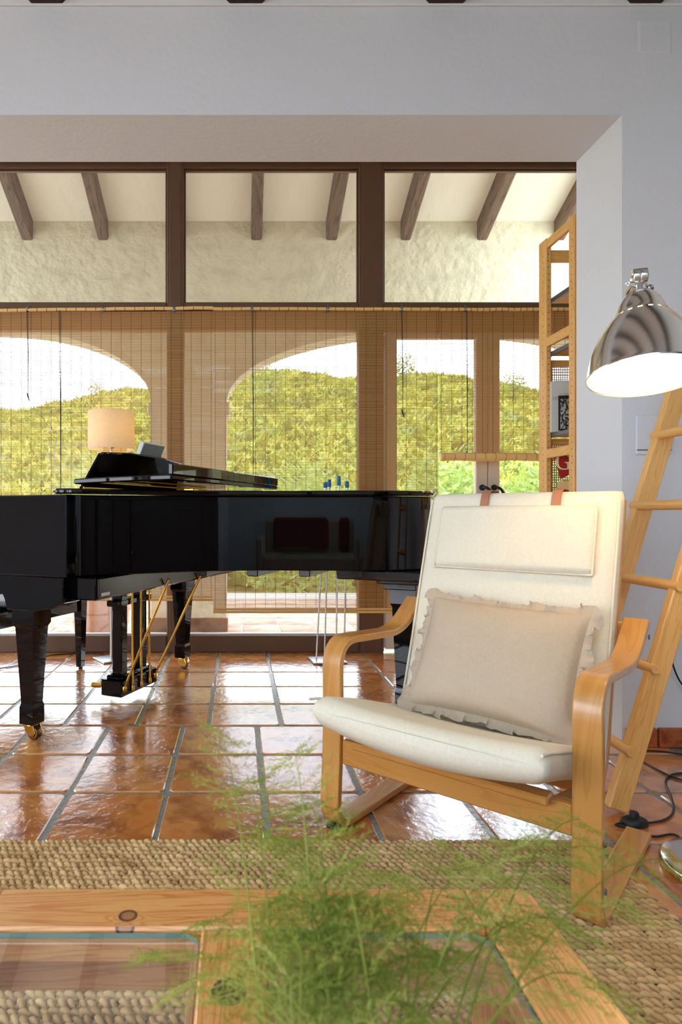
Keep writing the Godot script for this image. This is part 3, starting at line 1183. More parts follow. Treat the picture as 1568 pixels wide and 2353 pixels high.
func blind_px(px0: float, px1: float, t0: float, t1: float, bot: float, d: float, label: String, cords: Array, hooks: Array, rolled: bool) -> void:
	var a := W(px0, t0, d)
	var b := W(px1, t1, d)
	var yb := W(0, bot, d).y
	var o := thing("reed_blind", label, "blind", Vector3((a.x + b.x) / 2, yb, -d), 0.0, "reed blinds of the sunroom")
	var inv := -o.position
	var st := begin()
	var pts := []
	for k in 13:
		pts.append(a.lerp(b, k / 12.0) + inv + Vector3(0, rng.randf_range(-0.0015, 0.0015), 0.012))
	tube(st, pts, 0.0105, 10)
	put(st, "head_rod", M.bamboo, o)
	st = begin()
	for k in range(1, 24):                                 # bindings on the rod
		var p := a.lerp(b, k / 24.0) + inv + Vector3(0, 0, 0.012)
		tube(st, [p - Vector3(0.0015, 0, 0), p + Vector3(0.0015, 0, 0)], 0.0115, 10)
	put(st, "binding", M.thread, o).set_meta("kind", "stuff")
	st = begin()
	var y := a.y - 0.012
	var w := b.x - a.x
	var f := noise(0.9, 2, int(px0) + 7)
	var row := 0
	while y > yb + 0.004:
		var drop := (b.y - a.y)
		var hgt := 0.0032 + 0.0006 * f.get_noise_1d(row * 3.1)
		var z := 0.0015 * sin(row * 1.9)
		reed(st, Vector3(a.x, y, -d + z) + inv, Vector3(b.x, y + drop * 0.6, -d + z) + inv, hgt, 0.0014)
		y -= 0.0056 + 0.0012 * f.get_noise_1d(row * 1.7 + 90.0)
		row += 1
	put(st, "reeds", M.reed, o).set_meta("kind", "stuff")
	st = begin()
	var n := int(w / 0.0632)
	for k in n + 1:
		var x := a.x + 0.012 + k * (w - 0.024) / n
		box(st, Vector3(x, (a.y + yb) / 2, -d + 0.0026) + inv, Vector3(0.0018, a.y - yb, 0.0008))
	put(st, "threads", M.thread, o).set_meta("kind", "stuff")
	st = begin()
	if rolled:
		pts = []
		for k in 9:
			pts.append(Vector3(lerpf(a.x, b.x, k / 8.0), yb + 0.004 + 0.003 * sin(k * 2.0), -d + 0.022) + inv)
		tube(st, pts, 0.026, 14)
	else:
		tube(st, [Vector3(a.x, yb, -d + 0.004) + inv, Vector3(b.x, yb, -d + 0.004) + inv], 0.0085, 8)
		tube(st, [Vector3(a.x, yb + 0.018, -d + 0.006) + inv, Vector3(b.x, yb + 0.018, -d + 0.006) + inv], 0.007, 8)
	put(st, "bottom_roll", M.bamboo, o)
	if rolled:
		st = begin()
		for k in range(0, 15):
			var x := lerpf(a.x + 0.02, b.x - 0.02, k / 14.0)
			var ring := []
			for q in 17:
				ring.append(Vector3(x, yb + 0.004 + cos(q * TAU / 16) * 0.0265, -d + 0.022 + sin(q * TAU / 16) * 0.0265) + inv)
			tube(st, ring, 0.0011, 5, false)
		put(st, "roll_thread", M.thread, o).set_meta("kind", "stuff")
	for c in cords:
		st = begin()
		var p := W(c[0], 716, d)
		var q := W(c[0] + 2, c[1], d)
		for s in [-0.003, 0.003]:
			tube(st, [Vector3(p.x + s, p.y, -d + 0.02) + inv, Vector3(q.x + s * 0.5, (p.y + q.y) / 2, -d + 0.018) + inv, Vector3(q.x, q.y, -d + 0.02) + inv], 0.0016, 6)
		tube(st, [Vector3(q.x - 0.006, q.y + 0.02, -d + 0.02) + inv, Vector3(q.x, q.y, -d + 0.022) + inv, Vector3(q.x + 0.008, q.y - 0.03, -d + 0.02) + inv], [0.003, 0.005, 0.002], 6)
		put(st, "pull_cord", M.iron, o)
	for h in hooks:
		st = begin()
		var p := W(h, 706, d - 0.0) + inv
		tube(st, fillet([p + Vector3(0, 0.018, -0.06), p + Vector3(0, 0.012, 0.004), p + Vector3(0, -0.002, 0.014), p + Vector3(0, -0.018, 0.006)], 0.008), 0.0026, 8)
		box(st, p + Vector3(0, -0.022, 0.012), Vector3(0.02, 0.022, 0.016), 0.003)
		lathe(st, [Vector2(0, 0.008), Vector2(0.008, 0.008), Vector2(0.008, -0.008), Vector2(0, -0.008)], 14, Transform3D(Basis(Vector3.FORWARD, PI / 2), p + Vector3(0, -0.012, 0.016)))
		put(st, "pulley_hook", M.zinc, o)

func reed(st: SurfaceTool, a: Vector3, b: Vector3, h: float, t: float) -> void:
	var mid := (a + b) / 2
	var hy := Vector3(0, h / 2, 0)
	var tz := Vector3(0, 0, t / 2)
	face(st, a - hy + tz, b - hy + tz, b + hy + tz, a + hy + tz, Vector3(0, 0, 1))
	face(st, a - hy - tz, b - hy - tz, b + hy - tz, a + hy - tz, Vector3(0, 0, -1))
	face(st, a + hy - tz, b + hy - tz, b + hy + tz, a + hy + tz, Vector3(0, 1, 0))
	face(st, a - hy - tz, b - hy - tz, b - hy + tz, a - hy + tz, Vector3(0, -1, 0))

# ================================================================ THE GRAND PIANO
# local x runs from the keyboard to the tail, local +z is the treble side (towards the camera)
const PIANO_AT := Vector3(-0.5655, 0, -3.0775)
const PIANO_TURN := -0.417

func plan(pts: Array) -> PackedVector2Array:
	var out := PackedVector2Array()
	for p in pts:
		out.append(Vector2(p.x, -p.y))
	return out

func rim_outline(extra: float) -> Array:                   # (s, t) points, t > 0 is the bass side
	var bent := spline([Vector2(0.16, -0.665), Vector2(0.235, -0.64), Vector2(0.31, -0.545), Vector2(0.40, -0.445), Vector2(0.5, -0.335), Vector2(0.62, -0.225), Vector2(0.8, -0.115), Vector2(1.0, -0.035), Vector2(1.15, 0.015), Vector2(1.27, 0.07), Vector2(1.365, 0.15), Vector2(1.415, 0.26), Vector2(1.42, 0.39), Vector2(1.37, 0.52), Vector2(1.27, 0.61), Vector2(1.12, 0.665), Vector2(0.9, 0.68)], 6)
	bent.append(Vector2(0.16, 0.69))
	if extra != 0.0:
		var p := PackedVector2Array(bent)
		var off := Geometry2D.offset_polygon(p, extra, Geometry2D.JOIN_ROUND)
		return Array(off[0])
	return bent

func build_piano() -> void:
	var o := thing("grand_piano", "glossy black grand piano with brass casters before the reed blinds", "piano", PIANO_AT, PIANO_TURN)
	var L: Material = M.lacquer
	var st := begin()
	prism(st, plan(rim_outline(0.0)), 0.655, 0.966, 0.004)
	var rim := put(st, "rim", L, o)
	st = begin()
	prism(st, plan(rim_outline(0.014)), 0.969, 0.990, 0.006)
	put(st, "lid", L, o)
	# lid flap folded back, with its lip standing up
	st = begin()
	var flap := PackedVector2Array([Vector2(0.15, 0.55), Vector2(0.36, 0.535), Vector2(0.56, 0.48), Vector2(0.56, -0.68), Vector2(0.15, -0.69)])
	prism(st, flap, -0.011, 0.011, 0.005, Transform3D(Basis(Vector3(0, 0, 1), 0.03), Vector3(0, 1.018, 0)))
	var fl := put(st, "lid_flap", L, o)
	st = begin()
	box(st, Vector3(0.552, 1.066, -0.10), Vector3(0.022, 0.044, 1.16), 0.004)
	put(st, "lip", L, fl)
	st = begin()
	box(st, Vector3(0.16, 0.999, -0.05), Vector3(0.012, 0.012, 1.1), 0.003)
	box(st, Vector3(0.44, 0.999, 0.1), Vector3(0.05, 0.014, 0.05), 0.003)
	box(st, Vector3(0.44, 0.999, -0.5), Vector3(0.05, 0.014, 0.05), 0.003)
	put(st, "hinge", M.brass, fl)
	# music desk leaning back, curved along its top
	st = begin()
	var desk := []
	for k in 25:
		var t := lerpf(-0.37, 0.37, k / 24.0)
		var e := absf(t) / 0.37
		desk.append(Vector2(t, 0.205 - 0.014 * smoothstep(0.3, 0.95, e) - (0.012 * smoothstep(0.94, 1.0, e))))
	var dp := PackedVector2Array([Vector2(0.42, -0.005), Vector2(0.40, 0.06)])
	desk.reverse()
	for p in desk:
		dp.append(p)
	dp.append(Vector2(-0.40, 0.06))
	dp.append(Vector2(-0.42, -0.005))
	# polygon (z', height) extruded through the thickness
	prism(st, dp, -0.009, 0.009, 0.004, Transform3D(Basis(Vector3(0, 0, 1), Vector3(1, 0, 0), Vector3(0, 1, 0)).rotated(Vector3(0, 0, 1), -0.42), Vector3(0.06, 0.985, -0.01)))
	put(st, "music_desk", L, o)
	# arms, key slip, fallboard
	for s in [-1, 1]:
		st = begin()
		var arm := PackedVector2Array([Vector2(-0.34, 0.655), Vector2(0.232, 0.655), Vector2(0.232, 0.966), Vector2(-0.12, 0.966), Vector2(-0.20, 0.955), Vector2(-0.255, 0.915), Vector2(-0.29, 0.85), Vector2(-0.33, 0.81), Vector2(-0.34, 0.79)])
		prism(st, arm, -0.03, 0.03, 0.004, Transform3D(Basis(Vector3(1, 0, 0), Vector3(0, 0, -1), Vector3(0, 1, 0)), Vector3(0, 0, s * 0.668)))
		put(st, "arm", L, o)
	st = begin()
	box(st, Vector3(-0.005, 0.612, 0), Vector3(0.67, 0.086, 1.30), 0.005)
	put(st, "keybed", L, o)
	st = begin()
	box(st, Vector3(-0.02, 0.79, 0), Vector3(0.36, 0.27, 1.27), 0.02)
	put(st, "fallboard", L, o)
	st = begin()
	box(st, Vector3(0.334, 0.614, 0.0), Vector3(0.010, 0.072, 1.28), 0.002)
	put(st, "back_rail", M.lacquer_under, o)
	st = begin()
	box(st, Vector3(0.340, 0.59, 0.60), Vector3(0.002, 0.012, 0.05))
	put(st, "maker_label", M.white, o)
	# under the treble arm: a leg block with a hollowed front corner
	for s in [-1, 1]:
		st = begin()
		var blk := PackedVector2Array()
		for p in [Vector2(0.215, 0.655), Vector2(0.215, 0.56), Vector2(0.16, 0.535), Vector2(0.062, 0.52), Vector2(-0.06, 0.52), Vector2(-0.072, 0.56), Vector2(-0.10, 0.61), Vector2(-0.15, 0.64), Vector2(-0.22, 0.655)]:
			blk.append(p)
		prism(st, blk, -0.052, 0.052, 0.003, Transform3D(Basis(Vector3(1, 0, 0), Vector3(0, 0, -1), Vector3(0, 1, 0)), Vector3(0, 0, s * 0.643)))
		put(st, "leg_block", L, o)
	piano_leg(o, Vector3(0, 0, 0.62), 0.52)
	piano_leg(o, Vector3(0, 0, -0.62), 0.52)
	var tl := Vector3(1.32, 0, -0.2)
	piano_leg(o, tl, 0.57)
	st = begin()
	box(st, tl + Vector3(-0.08, 0.635, 0.02), Vector3(0.36, 0.04, 0.26), 0.004)
	box(st, tl + Vector3(0.0, 0.607, 0), Vector3(0.20, 0.022, 0.19), 0.004)
	box(st, tl + Vector3(-0.01, 0.584, 0), Vector3(0.14, 0.028, 0.13), 0.004)
	put(st, "tail_leg_plate", L, o)
	# soundboard braces seen from below
	st = begin()
	for k in 4:
		box(st, Vector3(0.52 + k * 0.21, 0.640, -0.24 - 0.04 * k), Vector3(0.05, 0.03, 0.8 - 0.06 * k), 0.004)
	put(st, "brace", M.lacquer_under, o)
	# pedal lyre
	var ly := Node3D.new()
	ly.name = "pedal_lyre"
	o.add_child(ly, true)
	st = begin()
	box(st, Vector3(0.05, 0.085, 0), Vector3(0.115, 0.075, 0.31), 0.004)
	box(st, Vector3(0.05, 0.130, 0), Vector3(0.085, 0.02, 0.28), 0.008)
	put(st, "lyre_box", L, ly)
	for s in [-1, 1]:
		st = begin()
		box(st, Vector3(0.05, 0.345, s * 0.085), Vector3(0.055, 0.42, 0.05), 0.004)
		put(st, "lyre_post", L, ly)
	st = begin()
	box(st, Vector3(0.05, 0.475, 0), Vector3(0.06, 0.028, 0.30), 0.004)
	box(st, Vector3(0.05, 0.552, 0.0), Vector3(0.12, 0.034, 0.34), 0.004)
	put(st, "lyre_top", L, ly)
	for z in [-0.075, 0.0, 0.075]:
		st = begin()
		tube(st, [Vector3(0.115, 0.07, z), Vector3(0.113, 0.56, z)], 0.0055, 10)
		lathe(st, [Vector2(0, 0.028), Vector2(0.009, 0.026), Vector2(0.009, 0.0), Vector2(0, 0.0)], 12, Transform3D(Basis.IDENTITY, Vector3(0.115, 0.062, z)))
		put(st, "pedal_rod", M.brass, ly)
		st = begin()
		tube(st, spline([Vector3(-0.0, 0.075, z), Vector3(-0.05, 0.07, z), Vector3(-0.10, 0.066, z), Vector3(-0.118, 0.068, z)], 5), [0.008, 0.008, 0.009, 0.010, 0.011, 0.012, 0.0125, 0.013, 0.013, 0.013, 0.013, 0.0125, 0.012, 0.011, 0.010, 0.007], 10)
		put(st, "pedal", M.brass, ly)
	for s in [-1, 1]:
		st = begin()
		tube(st, [Vector3(0.108, 0.085, s * 0.135), Vector3(0.36, 0.605, s * 0.16)], 0.006, 10)
		lathe(st, [Vector2(0, 0.014), Vector2(0.012, 0.012), Vector2(0.012, -0.012), Vector2(0, -0.014)], 12, Transform3D(Basis.IDENTITY, Vector3(0.108, 0.085, s * 0.135)))
		put(st, "brace_rod", M.brass, ly)

func piano_leg(o: Node3D, at: Vector3, top: float) -> void:
	var leg := Node3D.new()
	leg.name = "leg"
	leg.position = at
	o.add_child(leg, true)
	var st := begin()
	taper(st, 0.105, top, 0.098, 0.098, top - 0.0)
	var h0 := 0.155
	for seg in [[0.064, 0.130, 0.067, 0.067], [0.130, 0.145, 0.067, 0.058], [0.145, top - 0.075, 0.058, 0.088], [top - 0.075, top - 0.06, 0.088, 0.104], [top - 0.06, top, 0.104, 0.104]]:
		taper(st, seg[0], seg[1], seg[2], seg[3], 0.0)
	put(st, "leg_post", M.lacquer, leg)
	st = begin()
	lathe(st, [Vector2(0, 0.066), Vector2(0.026, 0.066), Vector2(0.028, 0.058), Vector2(0.016, 0.052), Vector2(0.0, 0.050)], 20)
	for s in [-1, 1]:
		prism(st, PackedVector2Array([Vector2(-0.022, 0.062), Vector2(0.022, 0.062), Vector2(0.034, 0.030), Vector2(0.026, 0.014), Vector2(0.004, 0.018), Vector2(-0.014, 0.036)]), -0.003, 0.003, 0.001, Transform3D(Basis(Vector3(1, 0, 0), Vector3(0, 0, -1), Vector3(0, 1, 0)), Vector3(0, 0, s * 0.021)))
	put(st, "caster_fork", M.brass, leg)
	st = begin()
	lathe(st, [Vector2(0, 0.016), Vector2(0.022, 0.016), Vector2(0.0265, 0.012), Vector2(0.0265, -0.012), Vector2(0.022, -0.016), Vector2(0, -0.016)], 28, Transform3D(Basis(Vector3.RIGHT, PI / 2), Vector3(0.014, 0.0266, 0)))
	put(st, "caster_wheel", M.bronze, leg)

func taper(st: SurfaceTool, y0: float, y1: float, w0: float, w1: float, _skip: float) -> void:
	if y1 - y0 > 0.3 and absf(w0 - w1) < 1e-4:
		return
	for k in 4:
		var a := k * PI / 2
		var r := Basis(Vector3.UP, a)
		var n := (r * Vector3(0, (w0 - w1) / maxf(y1 - y0, 1e-4) * 0.5, 1)).normalized()
		face(st, r * Vector3(-w0 / 2, y0, w0 / 2), r * Vector3(w0 / 2, y0, w0 / 2), r * Vector3(w1 / 2, y1, w1 / 2), r * Vector3(-w1 / 2, y1, w1 / 2), n)
	face(st, Vector3(-w0 / 2, y0, w0 / 2), Vector3(w0 / 2, y0, w0 / 2), Vector3(w0 / 2, y0, -w0 / 2), Vector3(-w0 / 2, y0, -w0 / 2), Vector3.DOWN)

func build_bench() -> void:
	# parallel to the keyboard, left of the piano; the near leg of its bass end shows
	var o := thing("piano_bench", "black lacquered piano bench standing before the keyboard", "bench", PIANO_AT, PIANO_TURN)
	o.position += o.basis * Vector3(-0.69, 0, -0.0)
	for sx in [-1, 1]:
		for sz in [-1, 1]:
			var st := begin()
			var at := Vector3(sx * 0.155, 0, sz * 0.375)
			var c := begin()
			for seg in [[0.012, 0.40, 0.034, 0.052]]:
				var s2 := begin()
				taper(c, 0.012, 0.402, 0.034, 0.054, 0.0)
			lathe(c, [Vector2(0, 0), Vector2(0.012, 0), Vector2(0.012, 0.014), Vector2(0, 0.014)], 12)
			put(c, "leg", M.lacquer, o, Transform3D(Basis.IDENTITY, at))
	for s in [-1, 1]:
		var st := begin()
		box(st, Vector3(s * 0.155, 0.365, 0), Vector3(0.022, 0.066, 0.72), 0.003)
		put(st, "apron", M.lacquer, o)
		st = begin()
		box(st, Vector3(0, 0.365, s * 0.375), Vector3(0.30, 0.066, 0.022), 0.003)
		put(st, "apron", M.lacquer, o)
	var st := begin()
	box(st, Vector3(0, 0.409, -0.0), Vector3(0.37, 0.018, 0.81), 0.005)
	put(st, "top", M.lacquer, o)
	st = begin()
	var path := []
	var grow := []
	for k in 21:
		var t := k / 20.0
		path.append(Vector3(0, 0.435, lerpf(-0.33, 0.2, t)))
		var e := minf(t, 1.0 - t) * 20.0 / 3.0
		var g := sqrt(maxf(0.02, 1.0 - pow(1.0 - minf(e, 1.0), 2.0)))
		grow.append(Vector2(0.96 + 0.04 * g, g))
	sweep(st, path, Vector3(1, 0, 0), round_rect(0.33, 0.045, 0.02), grow)
	put(st, "seat_pad", M.leather, o)
	for s in [-1, 1]:
		st = begin()
		lathe(st, [Vector2(0, 0.03), Vector2(0.02, 0.03), Vector2(0.024, 0.026), Vector2(0.024, 0.006), Vector2(0.01, 0.0)], 20, Transform3D(Basis(Vector3.RIGHT, s * PI / 2), Vector3(0.1, 0.375, s * 0.386)))
		put(st, "height_knob", M.black, o)

func build_shade_lamp() -> void:
	var at := F(256, 1516)
	var o := thing("shaded_floor_lamp", "floor lamp with cream drum shade standing behind the piano", "lamp", at, 0.6)
	var st := begin()
	box(st, Vector3(0, 0.006, 0), Vector3(0.17, 0.010, 0.17), 0.002)
	put(st, "base", M.steel, o)
	st = begin()
	tube(st, [Vector3(0, 0.01, 0), Vector3(0, 1.30, 0)], 0.0085, 12)
	lathe(st, [Vector2(0, 0.05), Vector2(0.018, 0.05), Vector2(0.018, 0.0), Vector2(0, 0.0)], 16, Transform3D(Basis.IDENTITY, Vector3(0, 1.29, 0)))
	put(st, "pole", M.steel, o)
	var d := -at.z
	var y0 := W(0, 1033, d).y
	var y1 := W(0, 946, d).y
	var r := 53.0 * d / FOC
	st = begin()
	lathe(st, [Vector2(r * 0.985, y0), Vector2(r, y0 + 0.004), Vector2(r * 0.985, y1), Vector2(r * 0.975, y1), Vector2(r * 0.975, y0 + 0.002), Vector2(r * 0.985, y0)], 48)
	var sm := mat(c8(252, 240, 214), 0.9)
	sm.albedo_texture = T.cloth
	sm.backlight_enabled = true
	sm.backlight = Color(1.0, 0.96, 0.86)
	sm.normal_enabled = true
	sm.normal_texture = T.weave
	sm.normal_scale = 0.4
	tri_scale(sm, 5.0, false)
	put(st, "shade", sm, o)
	st = begin()
	for k in 3:
		var a := k * TAU / 3 + 0.4
		tube(st, [Vector3(0, y0 + 0.03, 0), Vector3(cos(a) * r * 0.975, y0 + 0.03, sin(a) * r * 0.975)], 0.002, 6)
	put(st, "shade_carrier", M.steel, o)
	st = begin()
	lathe(st, [Vector2(0, 0), Vector2(0.013, 0), Vector2(0.026, 0.03), Vector2(0.028, 0.05), Vector2(0.018, 0.075), Vector2(0, 0.08)], 20, Transform3D(Basis.IDENTITY, Vector3(0, y0 + 0.07, 0)))
	var bm := mat(c8(255, 244, 224), 0.5)
	bm.emission_enabled = true
	bm.emission = Color(1.0, 0.86, 0.62)
	bm.emission_energy_multiplier = 2.0
	put(st, "bulb", bm, o)
	var gl := OmniLight3D.new()
	gl.name = "bulb_glow"
	gl.position = Vector3(0, y0 + 0.115, 0)
	gl.light_color = Color(1.0, 0.96, 0.88)
	gl.light_energy = 0.026
	gl.light_size = 0.03
	gl.omni_range = 10.0
	gl.omni_attenuation = 2.0
	gl.shadow_enabled = true
	o.add_child(gl)
	st = begin()
	var base := o.basis.inverse()
	var pts := [F(262, 1500) - at, F(330, 1498) - at, F(150, 1507) - at, F(60, 1530) - at, F(-60, 1548) - at]
	var loc := []
	for p in [F(240, 1503), F(180, 1503), F(110, 1508), F(45, 1530), F(-60, 1545)]:
		loc.append(base * (p - at) + Vector3(0, 0.004, 0))
	tube(st, spline(loc, 6), 0.0032, 6)
	put(st, "power_cord", M.black, o)

func build_candle_stand() -> void:
	var at := F(752, 1519)
	var o := thing("candle_stand", "brushed steel floor stand with four thin rods for candles", "candle stand", at, 0.12)
	var inv := o.transform.affine_inverse()
	var st := begin()
	box(st, Vector3(0, 0.006, 0), Vector3(0.205, 0.010, 0.17), 0.002)
	put(st, "base", M.steel, o)
	var n := 0
	var blue := mat(c8(38, 120, 168), 0.5)
	blue.subsurf_scatter_enabled = true
	blue.subsurf_scatter_strength = 0.2
	for r in [[727, 1521, 748, 1124], [746, 1513, 757, 1122], [772, 1522, 779, 1119], [791, 1514, 798, 1124]]:
		var b := F(r[0], r[1])
		var t := W(r[2], r[3], -b.z)
		st = begin()
		tube(st, [inv * (b + Vector3(0, 0.008, 0)), inv * t], 0.0052, 10)
		put(st, "rod", M.steel, o)
		st = begin()
		lathe(st, [Vector2(0, 0), Vector2(0.009, 0.0), Vector2(0.009, 0.008), Vector2(0, 0.008)], 14, Transform3D(Basis.IDENTITY, inv * t))
		put(st, "cup", M.steel, o)
		var c := thing("candle", ["shortest blue candle", "second tallest blue candle", "tallest blue candle", "second shortest blue candle"][n] + " of the steel candle stand behind the piano", "candle", t + Vector3(0, 0.008, 0), 0.0, "blue candles of the steel stand")
		var h: float = [0.036, 0.047, 0.058, 0.042][n]
		st = begin()
		lathe(st, [Vector2(0, 0), Vector2(0.012, 0.0), Vector2(0.012, h - 0.003), Vector2(0.0095, h), Vector2(0.003, h - 0.001), Vector2(0, h - 0.002)], 18)
		put(st, "wax", blue, c)
		st = begin()
		tube(st, [Vector3(0, h - 0.002, 0), Vector3(0.001, h + 0.007, 0)], 0.0009, 5)
		put(st, "wick", M.black, c)
		n += 1

# ================================================================ RIGHT-HAND SIDE
func build_shelf() -> void:
	var x := 1.548
	var df := 3.17
	var dn := 2.895
	var wdt := 0.86
	var o := thing("pine_shelf", "tall open pine shelving unit with drilled posts beside the wall opening", "shelf", Vector3(x, 0, -(df + dn) / 2))
	var hz := (df - dn) / 2
	for sx in [0, 1]:
		for q in [[-hz, 2.262], [hz, 2.262]]:
			var st := begin()
			var bw := 0.032
			var bd := 0.072 if q[0] < 0 else 0.045
			box(st, Vector3(sx * wdt, q[1] / 2, q[0]), Vector3(bw, q[1], bd), 0.006)
			var post := put(st, "post", M.shelf_pine, o)
			st = begin()
			var y := 0.10
			while y < 2.2:
				for fc in [[Vector3(sx * wdt, y, q[0] + bd / 2 + 0.0002), Basis(Vector3.RIGHT, PI / 2)], [Vector3(sx * wdt - bw / 2 - 0.0002, y, q[0] + bd * 0.18), Basis(Vector3.BACK, PI / 2)]]:
					lathe(st, [Vector2(0.0028, 0.0003), Vector2(0, 0.0003)], 8, Transform3D(fc[1], fc[0]))
				y += 0.032
			put(st, "peg_holes", M.thread, post).set_meta("kind", "stuff")
		for y in [2.235, 1.745, 1.19, 0.62, 0.10]:
			var st := begin()
			box(st, Vector3(sx * wdt, y, 0), Vector3(0.018, 0.046, hz * 2 - 0.03), 0.003)
			put(st, "cross_bar", M.shelf_pine, o)
	for y in [1.955, 1.69, 1.285, 0.93, 0.50, 0.12]:
		var st := begin()
		box(st, Vector3(wdt / 2, y, 0), Vector3(wdt - 0.03, 0.018, hz * 2 - 0.01), 0.003)
		var bd := put(st, "shelf_board", M.shelf_pine, o)
		st = begin()
		box(st, Vector3(0.018, y - 0.003, 0), Vector3(0.012, 0.022, hz * 2 - 0.04), 0.002)
		put(st, "metal_rail", M.zinc, bd)
	var st := begin()
	box(st, Vector3(wdt / 2, 2.18, -hz + 0.01), Vector3(wdt - 0.03, 0.06, 0.016), 0.003)
	put(st, "top_rail", M.shelf_pine, o)
	# doors with an open lattice at the back
	for q in [[1.30, 1.665, 0.02, 0.42], [0.945, 1.27, 0.02, 0.42], [1.30, 1.665, 0.435, 0.84], [0.945, 1.27, 0.435, 0.84]]:
		st = begin()
		var z := -hz - 0.012
		for e in [[q[2], q[2] + 0.022, q[0], q[1]], [q[3] - 0.022, q[3], q[0], q[1]], [q[2] + 0.022, q[3] - 0.022, q[0], q[0] + 0.03], [q[2] + 0.022, q[3] - 0.022, q[1] - 0.03, q[1]]]:
			span(st, e[0], e[1], e[2], e[3], z - 0.008, z + 0.008, 0.002)
		var dr := put(st, "lattice_door", M.shelf_pine, o)
		st = begin()
		var lx: float = q[2] + 0.022
		while lx < q[3] - 0.022:
			box(st, Vector3(lx, (q[0] + q[1]) / 2, z), Vector3(0.0035, q[1] - q[0] - 0.06, 0.003))
			lx += 0.0108
		var ly: float = q[0] + 0.03
		while ly < q[1] - 0.03:
			box(st, Vector3((q[2] + q[3]) / 2, ly, z + 0.001), Vector3(q[3] - q[2] - 0.044, 0.004, 0.003))
			ly += 0.0125
		put(st, "lattice", mat(c8(176, 150, 118), 0.7), dr).set_meta("kind", "stuff")
		st = begin()
		box(st, Vector3(q[2] - 0.004, q[1] - 0.03, z + 0.012), Vector3(0.022, 0.022, 0.012), 0.003)
		box(st, Vector3(q[2] - 0.008, q[1] - 0.03, z + 0.02), Vector3(0.010, 0.046, 0.006), 0.002)
		put(st, "hinge", M.zinc, dr)
	# on the shelf
	var sy := 1.294
	var bk := thing("cover_book", "white book with green leaf and red title standing on the pine shelf", "book", Vector3(x + 0.075, sy, -(df + dn) / 2 - 0.065), -0.25)
	st = begin()
	box(st, Vector3(0, 0.125, 0), Vector3(0.155, 0.25, 0.03), 0.002)
	put(st, "cover", mat(c8(206, 204, 192), 0.5), bk)
	st = begin()
	prism(st, PackedVector2Array([Vector2(0.01, 0.20), Vector2(0.03, 0.232), Vector2(0.065, 0.234), Vector2(0.076, 0.21), Vector2(0.07, 0.185), Vector2(0.05, 0.19), Vector2(0.03, 0.185)]), 0.0, 0.0008, 0.0, Transform3D(Basis(Vector3(1, 0, 0), Vector3(0, 0, 1), Vector3(0, 1, 0)), Vector3(0, 0, 0.0152)))
	put(st, "leaf_print", mat(c8(60, 140, 70), 0.6), bk)
	lettering("HILDEGARD", 0.021, mat(c8(196, 120, 120), 0.6), bk, Vector3(0.002, 0.165, 0.0156), "title")
	lettering("by Hildegard", 0.008, mat(c8(150, 150, 140), 0.6), bk, Vector3(-0.01, 0.185, 0.0156), "subtitle")
	var fr := thing("leaf_fretwork", "dark metal fretwork panel with leaf cut-outs leaning on the shelved book", "ornament", Vector3(x + 0.06, sy, -(df + dn) / 2 + 0.0), -0.2)
	st = begin()
	for e in [[-0.058, -0.050, 0.0, 0.168], [0.050, 0.058, 0.0, 0.168], [-0.05, 0.05, 0.0, 0.008], [-0.05, 0.05, 0.152, 0.168]]:
		span(st, e[0], e[1], e[2], e[3], -0.004, 0.004, 0.001)
	put(st, "frame", M.iron, fr)
	st = begin()
	for k in 7:
		var x0 := -0.045 + k * 0.015
		var pts := []
		for q in 7:
			pts.append(Vector3(clampf(x0 + 0.012 * sin(q * 1.3 + k * 2.0), -0.05, 0.05), 0.006 + q * 0.0245, 0))
		tube(st, spline(pts, 3), 0.0018, 5)
	put(st, "stems", M.iron, fr)
	st = begin()
	for k in 60:
		var p := Vector3(rng.randf_range(-0.046, 0.046), rng.randf_range(0.01, 0.15), 0)
		var a := rng.randf() * TAU
		var d := Vector3(cos(a), sin(a), 0)
		var s := Vector3(-d.y, d.x, 0)
		prism(st, PackedVector2Array([Vector2(0, 0), Vector2(0.008, 0.0035), Vector2(0.016, 0), Vector2(0.008, -0.0035)]), -0.0012, 0.0012, 0.0, Transform3D(Basis(d, Vector3(0, 0, 1), s), p))
	put(st, "leaves", M.iron, fr).set_meta("kind", "stuff")
	var sg := thing("red_sign", "red shield shaped sign with cream lettering on the pine shelf", "sign", Vector3(x + 0.075, 1.06, -(df + dn) / 2 - 0.04), -0.15)
	st = begin()
	var sh := PackedVector2Array()
	for p in [Vector2(-0.075, 0.16), Vector2(-0.065, 0.08), Vector2(-0.045, 0.0), Vector2(-0.01, 0.02), Vector2(0.03, 0.06), Vector2(0.055, 0.11), Vector2(0.08, 0.165)]:
		sh.append(p)
	prism(st, sh, -0.004, 0.004, 0.001, Transform3D(Basis(Vector3(1, 0, 0), Vector3(0, 0, 1), Vector3(0, 1, 0)), Vector3.ZERO))
	put(st, "board", mat(c8(176, 34, 26), 0.4), sg)
	lettering("Ga", 0.085, mat(c8(244, 226, 196), 0.5), sg, Vector3(-0.003, 0.085, 0.0045), "lettering", true)
	var bx := thing("kraft_box", "brown kraft cardboard box standing on the lower pine shelf", "box", Vector3(x + 0.13, 0.939, -(df + dn) / 2 + 0.02))
	st = begin()
	box(st, Vector3(0, 0.055, 0), Vector3(0.21, 0.11, 0.18), 0.003)
	put(st, "carton", mat(c8(206, 164, 112), 0.8), bx)
	st = begin()
	box(st, Vector3(0, 0.1115, 0), Vector3(0.212, 0.006, 0.05), 0.001)
	put(st, "lid_tape", mat(c8(186, 140, 88), 0.5), bx)

